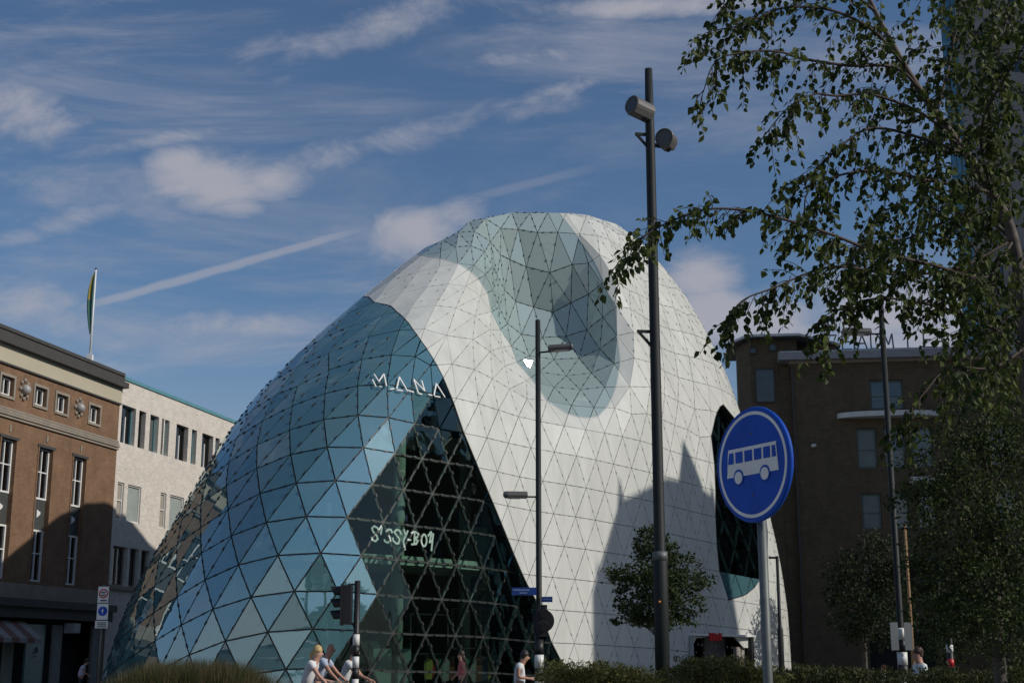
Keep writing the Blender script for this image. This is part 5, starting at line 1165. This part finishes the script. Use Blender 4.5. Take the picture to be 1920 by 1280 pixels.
# ------------------------------------------------------------------ trees and planting
rng = random.Random(11)
def leaf_pts(c, t, n, L, wd, fold=0.25, droop=0.15):
    """pointed oval leaf: six corners folded along the midrib"""
    t = t.normalized(); s_ = t.cross(n)
    if s_.length < 1e-3: s_ = t.orthogonal()
    s_.normalize(); n = s_.cross(t); d = n * (-droop * L)
    return [c, c + t * L * .32 + s_ * wd * .5 + n * fold * wd * .5, c + t * L * .62 + s_ * wd * .38 + n * fold * wd * .4 + d * .4, c + t * L + d, c + t * L * .62 - s_ * wd * .38 + n * fold * wd * .4 + d * .4, c + t * L * .32 - s_ * wd * .5 + n * fold * wd * .5]
LEAF_F = [(0, 1, 2, 3), (0, 3, 4, 5)]
def rvec(): 
    while True:
        v = Vector((rng.uniform(-1, 1), rng.uniform(-1, 1), rng.uniform(-1, 1)))
        if 0.05 < v.length < 1: return v.normalized()
def smooth(pts, n=6):
    pts = [Vector(p) for p in pts]; q = [pts[0] * 2 - pts[1]] + pts + [pts[-1] * 2 - pts[-2]]; out = []
    for i in range(1, len(q) - 2):
        for k in range(n):
            t = k / n; a, b, c_, d = q[i - 1], q[i], q[i + 1], q[i + 2]
            out.append(0.5 * ((2 * b) + (c_ - a) * t + (2 * a - 5 * b + 4 * c_ - d) * t * t + (3 * b - a - 3 * c_ + d) * t ** 3))
    out.append(pts[-1]); return out
M['birch_leaf'] = leaf_mat('birch_leaf', (0.018, 0.036, 0.008), (0.10, 0.125, 0.026), 0.3)
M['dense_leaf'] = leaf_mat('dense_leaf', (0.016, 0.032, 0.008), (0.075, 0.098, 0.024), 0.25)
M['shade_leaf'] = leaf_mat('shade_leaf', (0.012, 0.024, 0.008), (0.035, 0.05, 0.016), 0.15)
M['oak_leaf'] = leaf_mat('oak_leaf', (0.018, 0.034, 0.010), (0.055, 0.075, 0.022), 0.2)
M['bark_birch'] = mat('birch_bark', (0.12, 0.095, 0.08), 0.8, var=0.7, scale=9)
M['twig'] = mat('twig_brown', (0.055, 0.038, 0.030), 0.8)
M['bark'] = mat('bark_grey', (0.09, 0.075, 0.06), 0.9, var=0.3, scale=8, bump=0.5)

# --- the foreground birch
birch = empty('birch_tree', (4.75, 12.2, 0), 'drooping birch tree with small leaves hanging over the right foreground', 'tree')
def Bp(px, py, d): return PX(px, py, d)
trunk = [(4.75, 12.2, 0.0), (4.7, 12.15, 1.2), Bp(1945, 900, 12.0), Bp(1925, 650, 11.9), Bp(1900, 450, 11.8), Bp(1858, 360, 11.7), Bp(1814, 292, 11.6), Bp(1756, 214, 11.5), Bp(1700, 130, 11.3), Bp(1640, 20, 11.2), Bp(1590, -90, 11.1)]
tp = smooth(trunk, 5); mb = MB(); mb.tube(tp, [0.07 * (1 - 0.85 * i / (len(tp) - 1)) + 0.005 for i in range(len(tp))], 10); mb.build('trunk', M['bark_birch'], birch, True)
limbs = [
 ([(1756, 214, 11.5), (1687, 131, 11.2), (1589, 123, 11.0), (1503, 110, 10.9), (1464, 98, 10.8), (1408, 97, 10.7), (1343, 115, 10.6), (1316, 180, 10.6)], 1.0),
 ([(1900, 450, 11.8), (1850, 520, 11.4), (1750, 497, 11.0), (1640, 470, 10.6), (1560, 440, 10.3), (1480, 414, 10.1), (1400, 395, 10.0), (1330, 392, 9.9), (1275, 408, 9.8), (1225, 432, 9.8), (1180, 468, 9.7), (1150, 505, 9.7)], 1.35),
 ([(1814, 292, 11.6), (1740, 220, 11.3), (1641, 179, 11.1), (1569, 180, 11.0), (1526, 177, 10.9), (1477, 203, 10.8), (1431, 257, 10.8)], 0.9),
 ([(1900, 450, 11.8), (1800, 500, 11.6), (1690, 515, 11.3), (1560, 500, 11.0), (1450, 540, 10.8), (1390, 565, 10.7), (1362, 610, 10.7)], 1.2),
 ([(1925, 650, 11.9), (1830, 600, 11.7), (1740, 570, 11.4), (1640, 560, 11.2), (1560, 590, 11.0), (1548, 660, 10.9)], 1.0),
 ([(1858, 360, 11.7), (1750, 340, 11.2), (1650, 320, 11.0), (1570, 330, 10.9), (1515, 360, 10.8), (1508, 420, 10.8)], 1.0),
 ([(1925, 650, 11.9), (1860, 690, 11.6), (1780, 690, 11.4), (1730, 740, 11.2), (1690, 790, 11.2)], 0.7),
 ([(1700, 130, 11.3), (1640, 60, 11.0), (1560, 20, 10.9), (1470, 15, 10.8), (1400, 45, 10.7), (1350, 55, 10.7)], 1.1),
 ([(1814, 292, 11.6), (1760, 270, 11.2), (1640, 240, 11.0), (1570, 280, 10.9), (1520, 330, 10.8), (1500, 345, 10.8)], 1.0),
 ([(1756, 214, 11.5), (1780, 120, 11.8), (1800, 20, 12.0), (1830, -80, 12.2)], 1.2),
 ([(1900, 450, 11.8), (1880, 300, 12.2), (1860, 160, 12.5), (1890, 20, 12.8), (1880, -70, 13)], 1.3),
 ([(1858, 360, 11.7), (1840, 240, 11.2), (1900, 120, 10.8), (1960, 30, 10.6)], 1.2),
 ([(1925, 650, 11.9), (1880, 560, 12.6), (1800, 430, 12.9), (1720, 380, 13.0), (1640, 400, 13.0)], 1.2),
 ([(1640, 20, 11.2), (1580, -20, 11.0), (1470, -40, 10.9), (1390, -20, 10.8), (1362, 10, 10.8)], 1.0),
 ([(1900, 450, 11.8), (1830, 400, 12.2), (1760, 420, 12.4), (1690, 450, 12.4), (1620, 440, 12.3), (1590, 520, 12.2)], 1.0)]
lm = MB(); twigs = MB(); leaves = []
def twig(p, d, L, r=0.004, step=0.027, lsize=(0.042, 0.088)):
    """thin hanging shoot with alternate leaves"""
    pts = [p.copy()]; v = d.normalized(); n = max(3, int(L / 0.06))
    for k in range(n):
        v = (v + Vector((rng.uniform(-.22, .22), rng.uniform(-.22, .22), -0.20 - 0.10 * rng.random()))).normalized(); pts.append(pts[-1] + v * (L / n))
    twigs.tube(pts, [r * (1 - .6 * i / n) for i in range(n + 1)], 4, cap=False)
    tot = L; s_ = 0.05
    while s_ < tot:
        f = s_ / tot * n; i = min(n - 1, int(f)); q = pts[i].lerp(pts[i + 1], f - i); ax = (pts[i + 1] - pts[i]).normalized()
        side = ax.cross(rvec()).normalized(); t = (side * 0.8 + ax * 0.35 + Vector((0, 0, -0.75))).normalized()
        leaves.append((q + side * 0.012, t, (rvec() + Vector((0, -0.5, 0.5))).normalized(), rng.uniform(*lsize))); s_ += step * rng.uniform(.7, 1.6)
for li, (pl, dens) in enumerate(limbs):
    pts = smooth([Bp(*a) for a in pl], 6); n = len(pts)
    lm.tube(pts, [0.012 * (1 - i / (n - 1)) ** 0.8 + 0.0035 for i in range(n)], 6)
    for i in range(2, n):
        f = i / (n - 1); seg = (pts[i] - pts[i - 1]); cnt = seg.length * (13 + 9 * f) * dens
        while cnt > 0:
            if rng.random() < cnt:
                q = pts[i - 1].lerp(pts[i], rng.random()); d = (seg.normalized() * 0.7 + rvec() * 0.8 + Vector((0, 0, -0.1)))
                far_left = li == 1 and f > 0.45
                twig(q, d, rng.uniform(0.14, 0.34) if far_left else rng.uniform(0.18, 0.52))
            cnt -= 1
    twig(pts[-1], (pts[-1] - pts[-2]), 0.25)
# inner crown, thicker to the right
for k in range(390):
    px = 1925 - abs(rng.gauss(0, 175)); py = rng.uniform(-60, 720)
    if px < 1545 + 60 * math.sin(py / 90.0): continue
    if py > 560 and px < 1760: continue
    twig(Bp(px, py, rng.uniform(10.6, 13.2)), rvec() + Vector((-.3, 0, -.1)), rng.uniform(.2, .5))
lm.build('branches', M['twig'], birch, True)
twigs.build('twigs', M['twig'], birch, kind='stuff')
print('birch leaves', len(leaves))
def leaf_key(l): q = to_px(np.array(l[0])); return (q[0] if 0 < q[1] < 1280 and q[0] < 1900 else 9999)
leaves.sort(key=leaf_key)
mbs = MB(); base = MB(); base.add(leaf_pts(Vector((0, 0, 0)), Vector((1, 0, 0)), Vector((0, 0, 1)), 1.0, 0.72), LEAF_F); lme = base.mesh('leaf', M['birch_leaf'])
sx_ = Vector((1, 0, 0))
crown_leaves = []
for i, (c_, t, n, L) in enumerate(leaves):
    if i < 300:
        s_ = t.cross(n).normalized(); n2 = s_.cross(t); mtx = Matrix((( t.x, -s_.x, n2.x, c_.x), (t.y, -s_.y, n2.y, c_.y), (t.z, -s_.z, n2.z, c_.z), (0, 0, 0, 1))) @ Matrix.Scale(L, 4)
        o = bpy.data.objects.new('leaf', lme); COL.objects.link(o); o.parent = birch; o.matrix_parent_inverse = Matrix.Translation(birch.location).inverted()
        o.location, rq, o.scale = mtx.decompose()[0], mtx.decompose()[1], mtx.decompose()[2]; o.rotation_euler = rq.to_euler()
    else: mbs.add(leaf_pts(c_, t, n, L, L * .72), LEAF_F)
mbs.build('crown', M['birch_leaf'], birch, kind='stuff')

# --- fuller trees: trunk, limbs, leaf clumps through the crown's volume
def leafy_tree(name, label, base, top, clumps, nleaf, lsize, lm_, trunk_r, group=None):
    root = empty(name, base, label, 'tree', group); base = Vector(base); mb = MB(); tp = [base, base.lerp(Vector(top), .5) + rvec() * .05, Vector(top)]
    pts = smooth(tp, 5); mb.tube(pts, [trunk_r * (1 - .75 * i / (len(pts) - 1)) for i in range(len(pts))], 9); mb.build('trunk', M['bark'], root, True)
    lim = MB(); cr = MB(); tot = sum(c[1][0] * c[1][1] * c[1][2] for c in clumps) ** 1.0
    for (c_, r) in clumps:
        c_ = Vector(c_); zf = max(.15, min(.95, (c_.z - base.z) / (Vector(top).z - base.z) * .8)); st = base.lerp(Vector(top), zf)
        lim.tube(smooth([st, st.lerp(c_, .5) + Vector((0, 0, .1)), c_], 4), [trunk_r * .35 * (1 - .8 * i / 8) for i in range(9)], 5)
        for k in range(5): e = c_ + Vector((rng.uniform(-1, 1) * r[0], rng.uniform(-1, 1) * r[1], rng.uniform(-1, 1) * r[2])) * .7; lim.tube([c_.lerp(st, .3), e], [trunk_r * .12, trunk_r * .04], 4)
        n = int(nleaf * r[0] * r[1] * r[2] / tot)
        sprays = [c_ + Vector((v.x * r[0], v.y * r[1], v.z * r[2])) * rng.uniform(.35, 1.05) for v in (rvec() for _ in range(max(6, n // 22)))]
        for k in range(n):
            s_ = rng.choice(sprays); q = s_ + Vector((rng.gauss(0, .16) * r[0], rng.gauss(0, .16) * r[1], rng.gauss(0, .13) * r[2]))
            t = (q - c_).normalized() * .6 + rvec() + Vector((0, 0, -.25)); L = lsize * rng.uniform(.7, 1.3); cr.add(leaf_pts(q, t, (rvec() + Vector((0, -.2, .9))).normalized(), L, L * .6), LEAF_F)
    lim.build('branches', M['bark'], root, True); cr.build('crown', lm_, root, kind='stuff'); return root
def clump(px, py, d, rx, rz, ry=None): p_ = PX(px, py, d); k = d / FPX; return (p_, (rx * k, (ry or rx) * k, rz * k))
leafy_tree('dense_tree', 'dense dark green tree filling the lower right corner', gz(1870, 20.5), PX(1850, 760, 20.5),
           [clump(1830, 800, 20.2, 90, 70), clump(1760, 860, 20, 70, 60), clump(1890, 850, 20.4, 90, 90), clump(1800, 940, 19.8, 110, 80), clump(1890, 1000, 20, 100, 100), clump(1770, 1040, 20, 85, 70), clump(1850, 1110, 19.8, 110, 90), clump(1780, 1150, 20.2, 75, 60), clump(1900, 1190, 20.2, 90, 80), clump(1720, 930, 20.6, 50, 60), clump(1840, 730, 20.4, 60, 50)],
           15000, 0.062, M['dense_leaf'], 0.12)
leafy_tree('young_oak', 'small bushy tree in front of the white panels behind the tall mast', gz(1237, 40.0), PX(1225, 985, 40.0),
           [clump(1215, 1015, 40, 32, 34), clump(1240, 1040, 40, 45, 30), clump(1190, 1075, 39.6, 48, 28), clump(1285, 1080, 40, 45, 38), clump(1235, 1095, 39.4, 60, 32), clump(1170, 1120, 40, 26, 16), clump(1215, 1135, 39.6, 55, 22), clump(1285, 1125, 39.8, 45, 24), clump(1180, 1158, 40, 34, 16), clump(1240, 1165, 39.8, 50, 15), clump(1300, 1155, 40, 30, 13), clump(1160, 1130, 40, 18, 12), clump(1210, 1165, 40, 40, 14)],
           8500, 0.10, M['oak_leaf'], 0.07)
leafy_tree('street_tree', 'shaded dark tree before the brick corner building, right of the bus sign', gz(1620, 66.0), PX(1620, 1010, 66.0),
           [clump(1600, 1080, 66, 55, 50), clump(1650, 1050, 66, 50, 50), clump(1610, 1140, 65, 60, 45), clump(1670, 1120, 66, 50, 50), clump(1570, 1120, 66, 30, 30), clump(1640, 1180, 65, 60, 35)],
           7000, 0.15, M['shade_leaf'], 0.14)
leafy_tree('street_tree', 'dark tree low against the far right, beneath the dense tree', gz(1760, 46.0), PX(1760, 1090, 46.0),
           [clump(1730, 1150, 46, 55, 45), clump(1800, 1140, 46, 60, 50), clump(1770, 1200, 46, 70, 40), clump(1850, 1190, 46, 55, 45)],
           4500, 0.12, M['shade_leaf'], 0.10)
# ornamental grasses and low shrubs
def grass_mat(name, c1, c2): return leaf_mat(name, c1, c2, 0.2, 0.7)
def grass(label, px0, px1, ytop, d, n, mats, depth=0.6, edge=0.5, lean=0.25, bw=0.006):
    mb = MB(); A = gz(px0, d); B = gz(px1, d)
    for k in range(n):
        u = rng.random(); y = rng.uniform(-depth, depth); prof = 1 - edge * abs(2 * u - 1) ** 3.5
        p_ = A.lerp(B, u) + Vector((0, y, 0)); H = zat(ytop, d) * prof * (1 - 0.20 * rng.random() ** 1.5) * (1 - 0.06 * (y / depth) ** 2)
        t = rng.uniform(0, 2 * math.pi); ln = Vector((math.cos(t), math.sin(t), 0)) * H * lean * rng.uniform(.3, 1); s_ = Vector((math.cos(t + 1.57), math.sin(t + 1.57), 0)) * bw * rng.uniform(.7, 1.5)
        z0 = H * rng.uniform(0.35, .6) if rng.random() < .6 else 0
        q0 = p_ + ln * (z0 / H) ** 2 + UPZ * z0; q1 = p_ + ln * .45 + UPZ * H * .75 if z0 < H * .7 else p_ + ln * .6 + UPZ * H * .85; q2 = p_ + ln + UPZ * H
        mb.cur = 1 if rng.random() < .35 else 0; mb.add([q0 - s_, q0 + s_, q1 + s_ * .8, q1 - s_ * .8, q2], [(0, 1, 2, 3), (3, 2, 4)])
    o = mb.build('ornamental_grass', mats, None, label=label, cat='grass', kind='stuff'); return o
g1 = [grass_mat('grass_green', (0.035, 0.055, 0.016), (0.09, 0.09, 0.03)), grass_mat('grass_plume', (0.11, 0.075, 0.05), (0.17, 0.12, 0.075))]
g2 = [grass_mat('grass_olive', (0.05, 0.065, 0.02), (0.13, 0.125, 0.05)), grass_mat('grass_straw', (0.16, 0.13, 0.08), (0.24, 0.20, 0.13))]
grass('rounded clump of brownish green grass below the left glass', 205, 525, 1227, 21.5, 16000, g1, 0.8, 0.28, 0.22, 0.005)
def shrub(label, px0, px1, tops, d, n, lsz, m_):
    """low planting with an uneven rounded top: woody stems and leaves"""
    root = empty('low_shrub', gz((px0 + px1) / 2, d), label, 'shrub', 'low planting along the road'); st = MB(); lv = MB(); m = len(tops)
    for k in range(m):
        px = px0 + (px1 - px0) * (k + .5) / m; p_ = gz(px, d); zt = zat(tops[k], d); rx = (px1 - px0) / m * d / FPX * 0.95
        for j in range(7): e = p_ + Vector((rng.uniform(-1, 1) * rx, rng.uniform(-.4, .4), zt * rng.uniform(.75, .98))); st.tube([p_ + Vector((rng.uniform(-.05, .05), 0, 0)), p_.lerp(e, .5) + Vector((0, 0, .15)), e], [.012, .008, .004], 4)
        sp = [p_ + Vector((rng.gauss(0, .55) * rx, rng.uniform(-.45, .45), zt * (1 - abs(rng.gauss(0, .13))))) for _ in range(n // m // 10)]
        for j in range(n // m):
            q = rng.choice(sp) + Vector((rng.gauss(0, .05), rng.gauss(0, .05), rng.gauss(0, .035))); t = rvec() + Vector((0, 0, .5)); L = lsz * rng.uniform(.6, 1.4); lv.add(leaf_pts(q, t, rvec(), L, L * .38), LEAF_F)
    st.build('stems', M['twig'], root); lv.build('foliage', m_, root, kind='stuff'); return root
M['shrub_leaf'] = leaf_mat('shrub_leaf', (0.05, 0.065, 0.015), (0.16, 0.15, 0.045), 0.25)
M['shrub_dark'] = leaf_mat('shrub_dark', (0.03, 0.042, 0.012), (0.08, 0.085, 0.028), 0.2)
grass('olive grass with straw plumes right of the banded lamp post', 1022, 1215, 1237, 24.0, 6500, g2, 0.6, 0.10, 0.28, 0.005)
shrub('low leafy shrub at the foot of the olive grass, left of the tall mast', 1030, 1245, (1244, 1256, 1246, 1262, 1254, 1274), 23.0, 5200, 0.06, M['shrub_leaf'])
shrub('low green shrub in front of the side entrance', 1252, 1452, (1256, 1236, 1240, 1236, 1252, 1262), 22.0, 6500, 0.06, M['shrub_leaf'])
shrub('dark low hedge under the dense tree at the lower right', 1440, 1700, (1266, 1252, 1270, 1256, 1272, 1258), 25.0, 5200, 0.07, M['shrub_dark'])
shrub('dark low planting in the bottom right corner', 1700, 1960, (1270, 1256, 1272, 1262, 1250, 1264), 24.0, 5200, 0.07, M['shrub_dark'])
